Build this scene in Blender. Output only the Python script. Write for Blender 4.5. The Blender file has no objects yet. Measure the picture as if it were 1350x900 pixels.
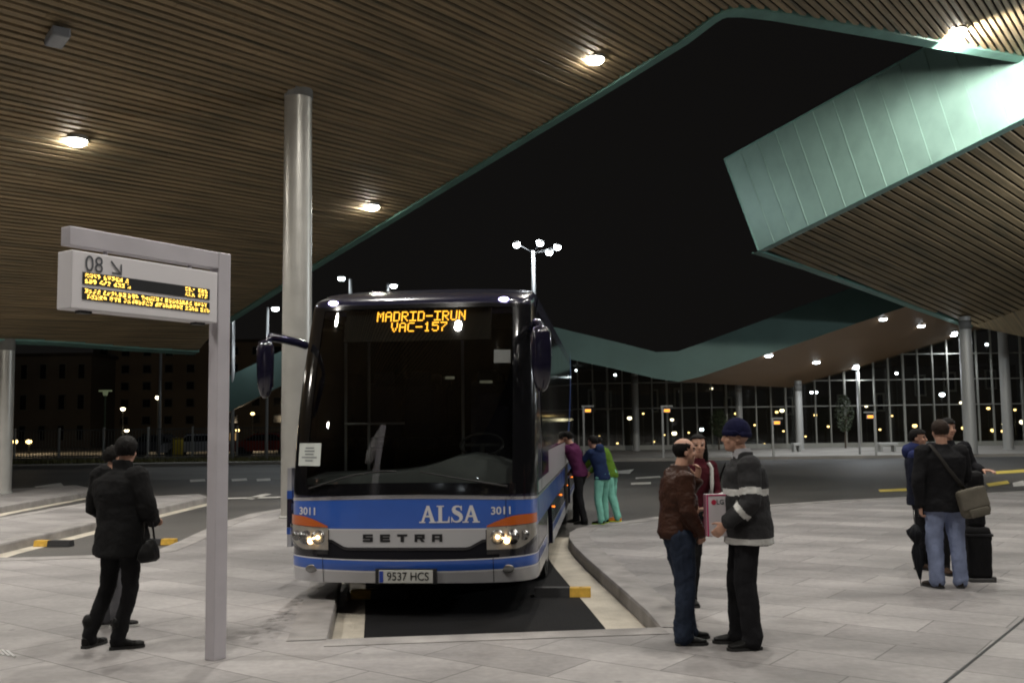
import bpy, bmesh, math, random
from mathutils import Vector, Matrix, noise as mnoise
random.seed(7)
sc = bpy.context.scene
C = sc.collection
R = math.radians
PI = math.pi

# ------------------------------------------------------------------ camera maths
F = 1300.0; EYE = 1.75
PITCH = math.atan(110/1300); ROLL = 0.0125
cp, sp = math.cos(PITCH), math.sin(PITCH)
fw = Vector((0, cp, sp)); rt0 = Vector((1, 0, 0)); up0 = Vector((0, -sp, cp))
up = up0*math.cos(ROLL) + rt0*math.sin(ROLL)
rt = rt0*math.cos(ROLL) - up0*math.sin(ROLL)
EYEP = Vector((0, 0, EYE))
def ray(px, py): return fw + rt*((px-675)/F) + up*((450-py)/F)
def G(px, py, z=0.0):
    r = ray(px, py); return EYEP + r*((z-EYE)/r.z)
def AT(px, py, Y):
    r = ray(px, py); return EYEP + r*(Y/r.y)
def ONP(px, py, p0, n):
    r = ray(px, py); return EYEP + r*((p0-EYEP).dot(n)/r.dot(n))

# ------------------------------------------------------------------ materials
MATS = {}
def mat(name, col, rough=0.6, metal=0.0, var=0.0, vs=6.0, bump=0.0, bs=40.0, emit=None, es=0.0, coat=0.0, stretch=None, spec=None):
    if name in MATS: return MATS[name]
    m = bpy.data.materials.new(name); m.use_nodes = True
    nt = m.node_tree; b = nt.nodes['Principled BSDF']
    b.inputs['Base Color'].default_value = (*col, 1)
    b.inputs['Roughness'].default_value = rough
    b.inputs['Metallic'].default_value = metal
    if spec is not None: b.inputs['Specular IOR Level'].default_value = spec
    if coat: b.inputs['Coat Weight'].default_value = coat; b.inputs['Coat Roughness'].default_value = 0.08
    if emit:
        b.inputs['Emission Color'].default_value = (*emit, 1); b.inputs['Emission Strength'].default_value = es
    tc = nt.nodes.new('ShaderNodeTexCoord'); src = tc.outputs['Object']
    if stretch:
        mp = nt.nodes.new('ShaderNodeMapping'); mp.inputs['Scale'].default_value = stretch
        nt.links.new(src, mp.inputs['Vector']); src = mp.outputs['Vector']
    if var:
        n = nt.nodes.new('ShaderNodeTexNoise'); n.inputs['Scale'].default_value = vs; n.inputs['Detail'].default_value = 5
        nt.links.new(src, n.inputs['Vector'])
        mx = nt.nodes.new('ShaderNodeMix'); mx.data_type = 'RGBA'
        mx.inputs[6].default_value = (*[max(0, c*(1-var)) for c in col], 1)
        mx.inputs[7].default_value = (*[min(1, c*(1+var)) for c in col], 1)
        cr = nt.nodes.new('ShaderNodeMapRange'); cr.inputs[1].default_value = 0.3; cr.inputs[2].default_value = 0.7
        nt.links.new(n.outputs['Fac'], cr.inputs[0]); nt.links.new(cr.outputs[0], mx.inputs[0])
        nt.links.new(mx.outputs[2], b.inputs['Base Color'])
        mr = nt.nodes.new('ShaderNodeMapRange'); mr.inputs[3].default_value = max(0.03, rough-0.08); mr.inputs[4].default_value = min(1, rough+0.1)
        nt.links.new(n.outputs['Fac'], mr.inputs[0]); nt.links.new(mr.outputs[0], b.inputs['Roughness'])
    if bump:
        n2 = nt.nodes.new('ShaderNodeTexNoise'); n2.inputs['Scale'].default_value = bs; n2.inputs['Detail'].default_value = 3
        nt.links.new(src, n2.inputs['Vector'])
        bp = nt.nodes.new('ShaderNodeBump'); bp.inputs['Strength'].default_value = bump; bp.inputs['Distance'].default_value = 0.02
        nt.links.new(n2.outputs['Fac'], bp.inputs['Height']); nt.links.new(bp.outputs[0], b.inputs['Normal'])
    MATS[name] = m; return m
def glow(name, col, s):
    if name in MATS: return MATS[name]
    m = bpy.data.materials.new(name); m.use_nodes = True; nt = m.node_tree
    nt.nodes.clear(); e = nt.nodes.new('ShaderNodeEmission'); o = nt.nodes.new('ShaderNodeOutputMaterial')
    e.inputs[0].default_value = (*col, 1); e.inputs[1].default_value = s
    nt.links.new(e.outputs[0], o.inputs[0]); MATS[name] = m; return m
def glass(name, tint, refl=0.08, rough=0.03):
    m = bpy.data.materials.new(name); m.use_nodes = True; nt = m.node_tree; nt.nodes.clear()
    o = nt.nodes.new('ShaderNodeOutputMaterial'); t = nt.nodes.new('ShaderNodeBsdfTransparent'); t.inputs[0].default_value = (*tint, 1)
    g = nt.nodes.new('ShaderNodeBsdfGlossy'); g.inputs['Roughness'].default_value = rough
    lw = nt.nodes.new('ShaderNodeLayerWeight'); lw.inputs[0].default_value = 0.35
    mr = nt.nodes.new('ShaderNodeMapRange'); mr.inputs[3].default_value = refl; mr.inputs[4].default_value = 0.75
    mx = nt.nodes.new('ShaderNodeMixShader')
    nt.links.new(lw.outputs['Fresnel'], mr.inputs[0]); nt.links.new(mr.outputs[0], mx.inputs[0])
    nt.links.new(t.outputs[0], mx.inputs[1]); nt.links.new(g.outputs[0], mx.inputs[2]); nt.links.new(mx.outputs[0], o.inputs[0])
    MATS[name] = m; return m

AZ = R(36.5)
def paving_mat():
    m = bpy.data.materials.new('paving_stone'); m.use_nodes = True; nt = m.node_tree; b = nt.nodes['Principled BSDF']
    L = nt.links.new
    tc = nt.nodes.new('ShaderNodeTexCoord'); mp = nt.nodes.new('ShaderNodeMapping'); mp.inputs['Rotation'].default_value = (0, 0, AZ)
    L(tc.outputs['Object'], mp.inputs['Vector'])
    br = nt.nodes.new('ShaderNodeTexBrick'); br.inputs['Scale'].default_value = 1.0
    br.inputs['Brick Width'].default_value = 1.15; br.inputs['Row Height'].default_value = 0.58
    br.inputs['Mortar Size'].default_value = 0.007; br.inputs['Mortar Smooth'].default_value = 0.3; br.inputs['Bias'].default_value = 0.0
    br.inputs['Color1'].default_value = (0.262, 0.248, 0.245, 1); br.inputs['Color2'].default_value = (0.375, 0.356, 0.35, 1)
    br.inputs['Mortar'].default_value = (0.155, 0.146, 0.142, 1)
    L(mp.outputs[0], br.inputs['Vector'])
    # broad dirt
    n = nt.nodes.new('ShaderNodeTexNoise'); n.inputs['Scale'].default_value = 0.55; n.inputs['Detail'].default_value = 8; n.inputs['Roughness'].default_value = 0.62
    mp2 = nt.nodes.new('ShaderNodeMapping'); mp2.inputs['Rotation'].default_value = (0, 0, AZ); mp2.inputs['Scale'].default_value = (0.6, 1.5, 1)
    L(tc.outputs['Object'], mp2.inputs['Vector']); L(mp2.outputs[0], n.inputs['Vector'])
    mr = nt.nodes.new('ShaderNodeMapRange'); mr.inputs[1].default_value = 0.3; mr.inputs[2].default_value = 0.68; mr.inputs[3].default_value = 0.52; mr.inputs[4].default_value = 1.12
    L(n.outputs['Fac'], mr.inputs[0])
    n3 = nt.nodes.new('ShaderNodeTexNoise'); n3.inputs['Scale'].default_value = 16; n3.inputs['Detail'].default_value = 4
    L(tc.outputs['Object'], n3.inputs['Vector'])
    mr3 = nt.nodes.new('ShaderNodeMapRange'); mr3.inputs[3].default_value = 0.74; mr3.inputs[4].default_value = 1.22
    L(n3.outputs['Fac'], mr3.inputs[0])
    # dark spots (gum, drips)
    v = nt.nodes.new('ShaderNodeTexVoronoi'); v.inputs['Scale'].default_value = 1.6
    L(tc.outputs['Object'], v.inputs['Vector'])
    mr4 = nt.nodes.new('ShaderNodeMapRange'); mr4.inputs[1].default_value = 0.025; mr4.inputs[2].default_value = 0.06; mr4.inputs[3].default_value = 0.6; mr4.inputs[4].default_value = 1.0
    L(v.outputs['Distance'], mr4.inputs[0])
    def mul(a, bb):
        q = nt.nodes.new('ShaderNodeMath'); q.operation = 'MULTIPLY'; L(a, q.inputs[0]); L(bb, q.inputs[1]); return q.outputs[0]
    f = mul(mul(mr.outputs[0], mr3.outputs[0]), mr4.outputs[0])
    vm = nt.nodes.new('ShaderNodeVectorMath'); vm.operation = 'SCALE'; L(br.outputs['Color'], vm.inputs[0]); L(f, vm.inputs['Scale'])
    L(vm.outputs[0], b.inputs['Base Color'])
    mr5 = nt.nodes.new('ShaderNodeMapRange'); mr5.inputs[3].default_value = 0.42; mr5.inputs[4].default_value = 0.72
    L(n.outputs['Fac'], mr5.inputs[0]); L(mr5.outputs[0], b.inputs['Roughness'])
    bp = nt.nodes.new('ShaderNodeBump'); bp.inputs['Strength'].default_value = 0.5; bp.inputs['Distance'].default_value = 0.006; bp.invert = True
    L(br.outputs['Fac'], bp.inputs['Height'])
    bp2 = nt.nodes.new('ShaderNodeBump'); bp2.inputs['Strength'].default_value = 0.25; bp2.inputs['Distance'].default_value = 0.01
    L(n3.outputs['Fac'], bp2.inputs['Height']); L(bp.outputs[0], bp2.inputs['Normal']); L(bp2.outputs[0], b.inputs['Normal'])
    return m
M_PAVE = paving_mat()
M_ASPH = mat('asphalt_road', (0.068, 0.064, 0.059), 0.6, var=0.35, vs=0.35, bump=0.5, bs=90)
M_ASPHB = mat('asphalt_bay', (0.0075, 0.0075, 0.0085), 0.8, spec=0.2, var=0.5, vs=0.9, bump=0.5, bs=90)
M_CONC = mat('concrete_gutter', (0.46, 0.42, 0.35), 0.7, var=0.25, vs=2.5, bump=0.3, bs=30)
M_KERB = mat('granite_kerb', (0.262, 0.248, 0.24), 0.65, var=0.28, vs=3, bump=0.3, bs=60)
M_PAVE2 = mat('far_pavement', (0.30, 0.28, 0.25), 0.75, var=0.2, vs=0.5)
M_PAINT = mat('road_paint', (0.62, 0.60, 0.56), 0.6, var=0.25, vs=4)
M_YPAINT = mat('yellow_paint', (0.62, 0.48, 0.08), 0.6, var=0.25, vs=4)
M_WOOD = mat('larch_slats', (0.27, 0.165, 0.082), 0.65, var=0.38, vs=1.3, stretch=(1, 1, 1), spec=0.3)
M_BACK = mat('slat_backing', (0.012, 0.009, 0.007), 0.9)
M_COPPER = mat('patina_copper', (0.235, 0.37, 0.32), 0.45, metal=0.2, var=0.13, vs=0.9, bump=0.12, bs=1.6)
M_COPD = mat('patina_copper_trim', (0.15, 0.30, 0.255), 0.5, metal=0.2, var=0.15, vs=2)
M_STEEL = mat('column_steel', (0.50, 0.49, 0.46), 0.36, metal=0.55, var=0.06, vs=3)
M_COLF = mat('column_grey', (0.42, 0.42, 0.40), 0.5, metal=0.2)
M_SIGN = mat('sign_aluminium', (0.52, 0.495, 0.53), 0.45, metal=0.25, var=0.04, vs=5)
M_SIGNF = mat('sign_face', (0.66, 0.64, 0.66), 0.5)
M_DARK = mat('dark_plastic', (0.02, 0.02, 0.022), 0.45)
M_LETTER = mat('grey_lettering', (0.07, 0.075, 0.085), 0.5)
M_AMBER = glow('amber_led', (1.0, 0.43, 0.035), 4.5)
M_AMBERY = glow('yellow_led', (1.0, 0.62, 0.10), 4.5)
M_LAMP = glow('downlight_glow', (1.0, 0.95, 0.84), 95.0)
M_LAMPC = glow('cool_lamp_glow', (0.86, 0.95, 1.0), 25.0)
M_WARM = glow('warm_lamp_glow', (1.0, 0.66, 0.24), 7.0)
M_WARMW = glow('warm_white_glow', (1.0, 0.86, 0.55), 9.0)
M_ORANGE = glow('orange_sign_glow', (1.0, 0.36, 0.04), 2.2)

# ------------------------------------------------------------------ helpers
def tag(o, label=None, cat=None, group=None, kind=None):
    if label: o['label'] = label
    if cat: o['category'] = cat
    if group: o['group'] = group
    if kind: o['kind'] = kind
    return o
def thing(name, label, cat, loc=(0, 0, 0), rz=0, group=None):
    o = bpy.data.objects.new(name, None); C.objects.link(o); o.empty_display_size = 0.2
    o.location = loc; o.rotation_euler = (0, 0, rz); return tag(o, label, cat, group)
def obj(name, bm, m, parent=None, smooth=False, mats=None):
    bmesh.ops.recalc_face_normals(bm, faces=bm.faces)
    me = bpy.data.meshes.new(name); bm.to_mesh(me); bm.free()
    for x in (mats or [m]): me.materials.append(x)
    if smooth:
        for p in me.polygons: p.use_smooth = True
    o = bpy.data.objects.new(name, me); C.objects.link(o)
    if parent: o.parent = parent
    return o
def shade_auto(o, ang=40):
    me = o.data
    bm = bmesh.new(); bm.from_mesh(me)
    for f in bm.faces: f.smooth = True
    for e in bm.edges:
        if len(e.link_faces) == 2 and e.calc_face_angle(0) > R(ang): e.smooth = False
    bm.to_mesh(me); bm.free(); return o
def box(bm, c, s, rz=0, bev=0.0, mtx=None, mi=0):
    r = bmesh.ops.create_cube(bm, size=1.0)
    vs = r['verts']
    bmesh.ops.scale(bm, vec=s, verts=vs)
    if bev:
        es = list({e for v in vs for e in v.link_edges})
        g = bmesh.ops.bevel(bm, geom=es, offset=bev, segments=2, affect='EDGES', profile=0.5)
        vs = list({v for f in g['faces'] for v in f.verts} | {v for v in vs if v.is_valid})
    T = Matrix.Translation(c) @ Matrix.Rotation(rz, 4, 'Z')
    if mtx: T = mtx @ T
    bmesh.ops.transform(bm, matrix=T, verts=vs)
    if mi:
        for f in {f for v in vs for f in v.link_faces}: f.material_index = mi
    return vs
def ring_tube(bm, pts, seg=12, side=Vector((1, 0, 0)), cap=True, mi=0):
    """pts: list of (Vector, a, b). Elliptical rings, a along side."""
    rings = []
    n = len(pts)
    P = [Vector(p[0]) for p in pts]
    for i in range(n):
        d = (P[min(i+1, n-1)] - P[max(i-1, 0)])
        if d.length < 1e-6: d = Vector((0, 0, 1))
        d.normalize()
        s = side - d*side.dot(d)
        if s.length < 1e-3: s = Vector((0, 1, 0)) - d*d.y
        s.normalize(); t = d.cross(s)
        a, b = pts[i][1], pts[i][2]
        rings.append([bm.verts.new(P[i] + s*(a*math.cos(2*PI*k/seg)) + t*(b*math.sin(2*PI*k/seg))) for k in range(seg)])
    fs = []
    for i in range(n-1):
        for k in range(seg):
            fs.append(bm.faces.new((rings[i][k], rings[i][(k+1) % seg], rings[i+1][(k+1) % seg], rings[i+1][k])))
    if cap:
        fs.append(bm.faces.new(rings[0][::-1])); fs.append(bm.faces.new(rings[-1]))
    if mi:
        for f in fs: f.material_index = mi
    return rings
def cyl(bm, p0, p1, r0, r1=None, seg=16, mi=0):
    r1 = r0 if r1 is None else r1
    ring_tube(bm, [(Vector(p0), r0, r0), (Vector(p1), r1, r1)], seg, mi=mi)
def ball(bm, c, r, seg=12, mtx=None):
    g = bmesh.ops.create_uvsphere(bm, u_segments=seg, v_segments=max(6, seg*2//3), radius=1)
    r = Vector(r) if not isinstance(r, (int, float)) else Vector((r, r, r))
    T = Matrix.Translation(c) @ (mtx or Matrix()) @ Matrix.Diagonal((*r, 1))
    bmesh.ops.transform(bm, matrix=T, verts=g['verts']); return g['verts']
def prism(bm, pts, z0, z1, mi=0):
    """pts 2D/3D outline; vertical prism; z0,z1 numbers or functions"""
    f0 = z0 if callable(z0) else (lambda x, y: z0)
    f1 = z1 if callable(z1) else (lambda x, y: z1)
    a = [bm.verts.new((p[0], p[1], f0(p[0], p[1]))) for p in pts]
    b = [bm.verts.new((p[0], p[1], f1(p[0], p[1]))) for p in pts]
    n = len(pts); fs = [bm.faces.new(b)]
    fs.append(bm.faces.new(a[::-1]))
    for i in range(n): fs.append(bm.faces.new((a[i], a[(i+1) % n], b[(i+1) % n], b[i])))
    for f in fs: f.material_index = mi
    bmesh.ops.triangulate(bm, faces=[fs[0], fs[1]])
def offset_poly(pts, d):
    """offset an open 2D polyline to its left by d"""
    out = []
    n = len(pts)
    for i in range(n):
        a = Vector(pts[max(i-1, 0)][:2]); b = Vector(pts[min(i+1, n-1)][:2])
        t = (b-a).normalized(); out.append(Vector((pts[i][0]-t.y*d, pts[i][1]+t.x*d)))
    return out
def strip(bm, A, B, z):
    va = [bm.verts.new((p[0], p[1], z)) for p in A]; vb = [bm.verts.new((p[0], p[1], z)) for p in B]
    for i in range(len(A)-1): bm.faces.new((va[i], va[i+1], vb[i+1], vb[i]))
def text_mesh(txt, size, extrude=0.0, offset=0.0, align='CENTER', space=1.0):
    cu = bpy.data.curves.new('t', 'FONT'); cu.body = txt; cu.size = size; cu.offset = offset; cu.extrude = extrude
    cu.align_x = align; cu.align_y = 'CENTER'; cu.space_character = space; cu.resolution_u = 4
    o = bpy.data.objects.new('t', cu); C.objects.link(o)
    dg = bpy.context.evaluated_depsgraph_get(); me = bpy.data.meshes.new_from_object(o.evaluated_get(dg))
    bpy.data.objects.remove(o); bpy.data.curves.remove(cu)
    bm = bmesh.new(); bm.from_mesh(me); bpy.data.meshes.remove(me); return bm
def light(name, kind, loc, power, col=(1, 1, 1), size=0.1, spot=None, blend=0.5, aim=None):
    l = bpy.data.lights.new(name, kind); l.energy = power; l.color = col
    if kind in ('POINT', 'SPOT'): l.shadow_soft_size = size
    if kind == 'SPOT': l.spot_size = spot or R(120); l.spot_blend = blend
    o = bpy.data.objects.new(name, l); C.objects.link(o); o.location = loc
    if aim is not None: o.rotation_euler = (Vector(aim)-Vector(loc)).to_track_quat('-Z', 'Y').to_euler()
    return o
FONT = {
'A': "01110 10001 10001 11111 10001 10001 10001", 'C': "01111 10000 10000 10000 10000 10000 01111", 'D': "11110 10001 10001 10001 10001 10001 11110",
'I': "11111 00100 00100 00100 00100 00100 11111", 'M': "10001 11011 10101 10101 10001 10001 10001", 'N': "10001 11001 10101 10101 10011 10001 10001",
'R': "11110 10001 10001 11110 10100 10010 10001", 'U': "10001 10001 10001 10001 10001 10001 01110", 'V': "10001 10001 10001 10001 01010 01010 00100",
'1': "00100 01100 00100 00100 00100 00100 01110", '5': "11111 10000 11110 00001 00001 10001 01110", '7': "11111 00001 00010 00100 01000 01000 01000",
'-': "00000 00000 00000 11111 00000 00000 00000", ' ': "00000 00000 00000 00000 00000 00000 00000"}

# ================================================================== GROUND
RZ = -0.15
bm = bmesh.new(); S = 400
prism(bm, [(-S, -60), (S, -60), (S, 500), (-S, 500)], RZ-0.5, RZ)
tag(obj('road', bm, M_ASPH), kind='structure')

def gp(l, z=0): return [G(x, y, z) for x, y in l]
kerbR = gp([(872, 827), (853, 805), (826, 781), (797, 756), (772, 734), (758, 720), (750.5, 709), (751, 702), (760, 696.5), (778, 692), (827, 686.5), (869, 680.5),
            (935, 672), (1000, 666), (1090, 660), (1190, 655), (1350, 647), (1800, 632)])
kerbL = [Vector((-3.75, 21.6, 0)), Vector((-3.4, 19.5, 0)), Vector((-2.75, 15.5, 0)), Vector((-2.12, 12.2, 0)), G(440, 800), G(430, 843)]
leftpts = gp([(-420, 648), (0, 645), (100, 639.5), (119, 643), (113, 648.5), (0, 668), (-60, 681), (-60, 692), (0, 682), (120, 661), (200, 654), (262, 651), (274, 655),
              (215, 668), (127, 688), (0, 717), (-58, 734), (20, 735), (150, 731), (205, 726), (235, 714), (270, 698), (300, 686), (330, 677), (352, 673.5), (372, 670)])
outer = leftpts + kerbL + kerbR + [Vector((60, 30, 0)), Vector((60, -8, 0)), Vector((-60, -8, 0)), Vector((-60, 20, 0))]
bm = bmesh.new(); prism(bm, [(p.x, p.y) for p in outer], RZ-0.2, 0.0)
pl = obj('platform', bm, M_PAVE, mats=[M_PAVE, M_KERB]); tag(pl, kind='structure')
for p in pl.data.polygons:
    if abs(p.normal.z) < 0.5: p.material_index = 1
# kerb stones: a slightly proud border along the bay edges (with a bevelled nose)
def kerb(name, pts, w=0.32):
    bm = bmesh.new(); P = [Vector((p[0], p[1])) for p in pts]
    A = offset_poly(P, 0.012); B = offset_poly(P, 0.0); D = offset_poly(P, -w)
    n = len(P)
    rows = [[(q.x, q.y, z) for q in L] for L, z in ((offset_poly(P, 0.013), RZ-0.1), (A, -0.02), (offset_poly(P, 0.0), 0.006), (D, 0.006), (D, -0.05))]
    vr = [[bm.verts.new(c) for c in row] for row in rows]
    for a, b in zip(vr, vr[1:]):
        for i in range(n-1): bm.faces.new((a[i], a[i+1], b[i+1], b[i]))
    o = obj(name, bm, M_KERB); tag(o, kind='structure')
    return o
kerb('kerb', kerbR); kerb('kerb', kerbL); kerb('kerb', [kerbL[-1], kerbR[0]], 0.26)
kerb('kerb', leftpts[1:7]); kerb('kerb', leftpts[7:17]); kerb('kerb', leftpts[16:])
# gutters
def gutter(pts, w, z=RZ+0.004, d0=0.014):
    P = [(p[0], p[1]) for p in pts]; bm = bmesh.new(); strip(bm, offset_poly(P, d0), offset_poly(P, d0+w), z)
    tag(obj('gutter', bm, M_CONC), kind='structure')
gutter(kerbR[:9], 0.40); gutter(kerbL[1:], 0.30); gutter(leftpts[12:17], 0.28); gutter(leftpts[4:7], 0.3)
# dark bay asphalt
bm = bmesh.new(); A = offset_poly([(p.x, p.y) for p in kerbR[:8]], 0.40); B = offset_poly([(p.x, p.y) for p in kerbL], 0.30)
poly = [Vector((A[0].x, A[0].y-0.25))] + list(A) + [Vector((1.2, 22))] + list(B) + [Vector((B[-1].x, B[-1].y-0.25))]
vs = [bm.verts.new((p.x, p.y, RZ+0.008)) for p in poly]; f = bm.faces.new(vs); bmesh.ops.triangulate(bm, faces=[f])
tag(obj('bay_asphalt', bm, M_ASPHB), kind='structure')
# far pavement on the right and the left
def slab(name, px, m, z1=0.0, z0=RZ-0.05, Yback=None):
    bm = bmesh.new(); pts = [G(x, y, z1) for x, y in px]
    prism(bm, [(p.x, p.y) for p in pts], z0, z1); return tag(obj(name, bm, m), kind='structure')
bm = bmesh.new(); prism(bm, [(2, 50), (60, 50.5), (75, 120), (-8, 120)], RZ-0.05, 0.0); tag(obj('pavement', bm, M_PAVE2), kind='structure')
bm = bmesh.new(); prism(bm, [(-75, 45), (-12, 52), (1.9, 50), (-8.1, 120), (-90, 120)], RZ-0.05, 0.0); tag(obj('pavement', bm, M_PAVE2), kind='structure')
# lighter concrete strip of road on the left
bm = bmesh.new(); p = [G(x, y, RZ) for x, y in ((150, 632), (720, 632), (720, 616), (150, 616))]
bm.faces.new([bm.verts.new((q.x, q.y, RZ+0.004)) for q in p]); tag(obj('road_strip', bm, mat('concrete_lane', (0.14, 0.135, 0.125), 0.7, var=0.2, vs=0.4)), kind='structure')
def mark(px, m=M_PAINT, z=RZ+0.009):
    bm = bmesh.new(); bm.faces.new([bm.verts.new(G(x, y, z)) for x, y in px]); tag(obj('road_marking', bm, m), kind='structure')
for q in ([(320, 657), (350, 650), (358, 651), (332, 658)], [(45, 641), (80, 636), (84, 640), (50, 643)], [(296, 656), (372, 654), (372, 655.5), (296, 657.5)],
          [(305, 631), (325, 630), (326, 633), (306, 634)], [(338, 631), (356, 630), (357, 633), (339, 634)], [(250, 632), (270, 631), (271, 634), (251, 635)],
          [(838, 629), (870, 627), (871, 629), (838, 631)], [(832, 636), (858, 635), (858, 637.5), (832, 638.5)], [(808, 621), (836, 618), (830, 624), (812, 624)],
          [(900, 624), (925, 623), (926, 625), (901, 626)], [(1335, 636), (1349, 633), (1352, 640), (1336, 641)]):
    mark(q)
for q in ([(1158, 645), (1198, 643), (1198, 646.5), (1160, 648)], [(1300, 637), (1328, 633), (1331, 637), (1304, 641)], [(1312, 621), (1352, 618), (1352, 622), (1314, 624.5)]):
    mark(q, M_YPAINT)
# drain slot in the paving
a, b = G(1235, 909), G(1372, 798); t = (b-a).normalized(); nrm = Vector((-t.y, t.x, 0))*0.011
bm = bmesh.new(); bm.faces.new([bm.verts.new(q+Vector((0, 0, 0.004))) for q in (a-t*2-nrm, b+t*4-nrm, b+t*4+nrm, a-t*2+nrm)]); tag(obj('drain_slot', bm, M_DARK), kind='structure')
bm = bmesh.new()
for k in range(5):
    a = G(-14+k*7, 857+k*1.2); box(bm, (a.x, a.y, 0.004), (0.02, 0.28, 0.008), R(38))
tag(obj('tactile_strip', bm, mat('tactile_steel', (0.6, 0.6, 0.6), 0.35, metal=0.6)), kind='structure')

def scuff(pts, w, m, z=0.0035):
    P = [G(x, y, 0) for x, y in pts]; A = offset_poly(P, w/2); B = offset_poly(P, -w/2); bm = bmesh.new(); strip(bm, A, B, z); tag(obj('tyre_scuff', bm, m), kind='structure')
sc_m = bpy.data.materials.new('scuff'); sc_m.use_nodes = True; _nt = sc_m.node_tree; _b = _nt.nodes['Principled BSDF']; _b.inputs['Base Color'].default_value = (0.06, 0.055, 0.05, 1); _b.inputs['Roughness'].default_value = 0.8
_n = _nt.nodes.new('ShaderNodeTexNoise'); _n.inputs['Scale'].default_value = 7; _n.inputs['Detail'].default_value = 6; _tc = _nt.nodes.new('ShaderNodeTexCoord'); _mr = _nt.nodes.new('ShaderNodeMapRange')
_mr.inputs[1].default_value = 0.45; _mr.inputs[2].default_value = 0.75; _mr.inputs[3].default_value = 0.0; _mr.inputs[4].default_value = 0.4
_nt.links.new(_tc.outputs['Object'], _n.inputs['Vector']); _nt.links.new(_n.outputs['Fac'], _mr.inputs[0]); _nt.links.new(_mr.outputs[0], _b.inputs['Alpha'])
scuff([(352, 846), (372, 822), (392, 800), (425, 778)], 0.12, sc_m); scuff([(330, 850), (352, 826), (378, 802), (402, 784)], 0.12, sc_m); scuff([(300, 842), (340, 828), (372, 814)], 0.22, sc_m)
# wheel stops
def wheel_stop(c, rz, label, flip=1, L=0.62):
    t = thing('wheel_stop', label, 'wheel stop', (c.x, c.y, RZ+0.008), rz, 'rubber wheel stops at the head of the bays')
    for nm, x0, x1, m in (('black_segment', -L/2, L/2-0.23, mat('stop_rubber', (0.018, 0.018, 0.02), 0.6, var=0.2)), ('yellow_segment', L/2-0.23, L/2, mat('stop_yellow', (0.62, 0.37, 0.045), 0.5, var=0.2, vs=12))):
        bm = bmesh.new(); q = [(-0.08, 0), (-0.055, 0.095), (0.055, 0.095), (0.08, 0)]
        a = [bm.verts.new((x0*flip, y, z)) for y, z in q]; b = [bm.verts.new((x1*flip, y, z)) for y, z in q]
        bm.faces.new(a); bm.faces.new(b[::-1])
        for i in range(4): bm.faces.new((a[i], a[(i+1) % 4], b[(i+1) % 4], b[i]))
        if nm == 'yellow_segment':
            cyl(bm, ((x1-0.11)*flip, 0, 0.09), ((x1-0.11)*flip, 0, 0.101), 0.02, seg=8)
        obj(nm, bm, m, t)
wheel_stop(G(742, 786, RZ), R(-5), 'black wheel stop with yellow end on the asphalt under the front bus')
wheel_stop(G(500, 789, RZ), R(-5), 'black wheel stop in shadow under the left side of the bus', -1)
wheel_stop(G(71, 720, RZ), R(-4), 'wheel stop with yellow left end in the empty left bay', -1, 0.62)
wheel_stop(G(208, 718, RZ), R(-4), 'wheel stop with yellow right end behind the black handbag', 1, 0.62)

# ================================================================== CANOPIES
d2 = Vector((math.sin(AZ-R(1.5)), math.cos(AZ-R(1.5)))); e2 = Vector((-d2.y, d2.x))
P1 = AT(392, 108, 19.0)
def z1f(x, y):
    v = Vector((x-P1.x, y-P1.y)); return P1.z - 0.314*v.dot(e2) + 0.05*v.dot(d2)
def plane_from(f):
    p0 = Vector((0, 0, f(0, 0))); a = Vector((1, 0, f(1, 0)-f(0, 0))); b = Vector((0, 1, f(0, 1)-f(0, 0))); return p0, a.cross(b).normalized()
pl1 = plane_from(z1f)
def on1(px, py): return ONP(px, py, *pl1)

def slats(poly, zf, d, pitch, w, h, name, parent, z_off=0.0):
    """real battens along direction d, clipped to the 2D polygon, hung under the plane zf"""
    e = Vector((-d.y, d.x)); bm = bmesh.new()
    P = [Vector((p[0], p[1])) for p in poly]; cs = [p.dot(e) for p in P]
    c = math.ceil(min(cs)/pitch)*pitch; n = len(P)
    while c < max(cs):
        hit = []
        for i in range(n):
            a, b = P[i], P[(i+1) % n]; ca, cb = a.dot(e)-c, b.dot(e)-c
            if (ca < 0) != (cb < 0):
                t = ca/(ca-cb); hit.append((a+(b-a)*t).dot(d))
        hit.sort()
        for k in range(0, len(hit)-1, 2):
            s0, s1 = hit[k], hit[k+1]
            if s1-s0 < 0.1: continue
            # break battens into lengths with a tiny level difference
            cuts = [s0]; q = s0+random.uniform(1.5, 5)
            while q < s1-1: cuts.append(q); q += random.choice((3.6, 4.8))
            cuts.append(s1)
            for u0, u1 in zip(cuts, cuts[1:]):
                dz = random.uniform(-0.004, 0.004)
                vs = []
                for u in (u0+(0.05 if u0 == s0 else 0.004), u1-(0.05 if u1 == s1 else 0.004)):
                    for cc in (c-w/2, c+w/2):
                        p = d*u + e*cc; z = zf(p.x, p.y)+z_off+dz
                        vs.append(bm.verts.new((p.x, p.y, z-h))); vs.append(bm.verts.new((p.x, p.y, z)))
                a0, a1, b0, b1, c0, c1, d0, d1 = vs
                for q in ((a0, b0, d0, c0), (a1, c1, d1, b1), (a0, a1, b1, b0), (c0, d0, d1, c1), (a0, c0, c1, a1), (b0, b1, d1, d0)): bm.faces.new(q)
        c += pitch
    return obj(name, bm, wood(d), parent)
WOODS = {}
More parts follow.
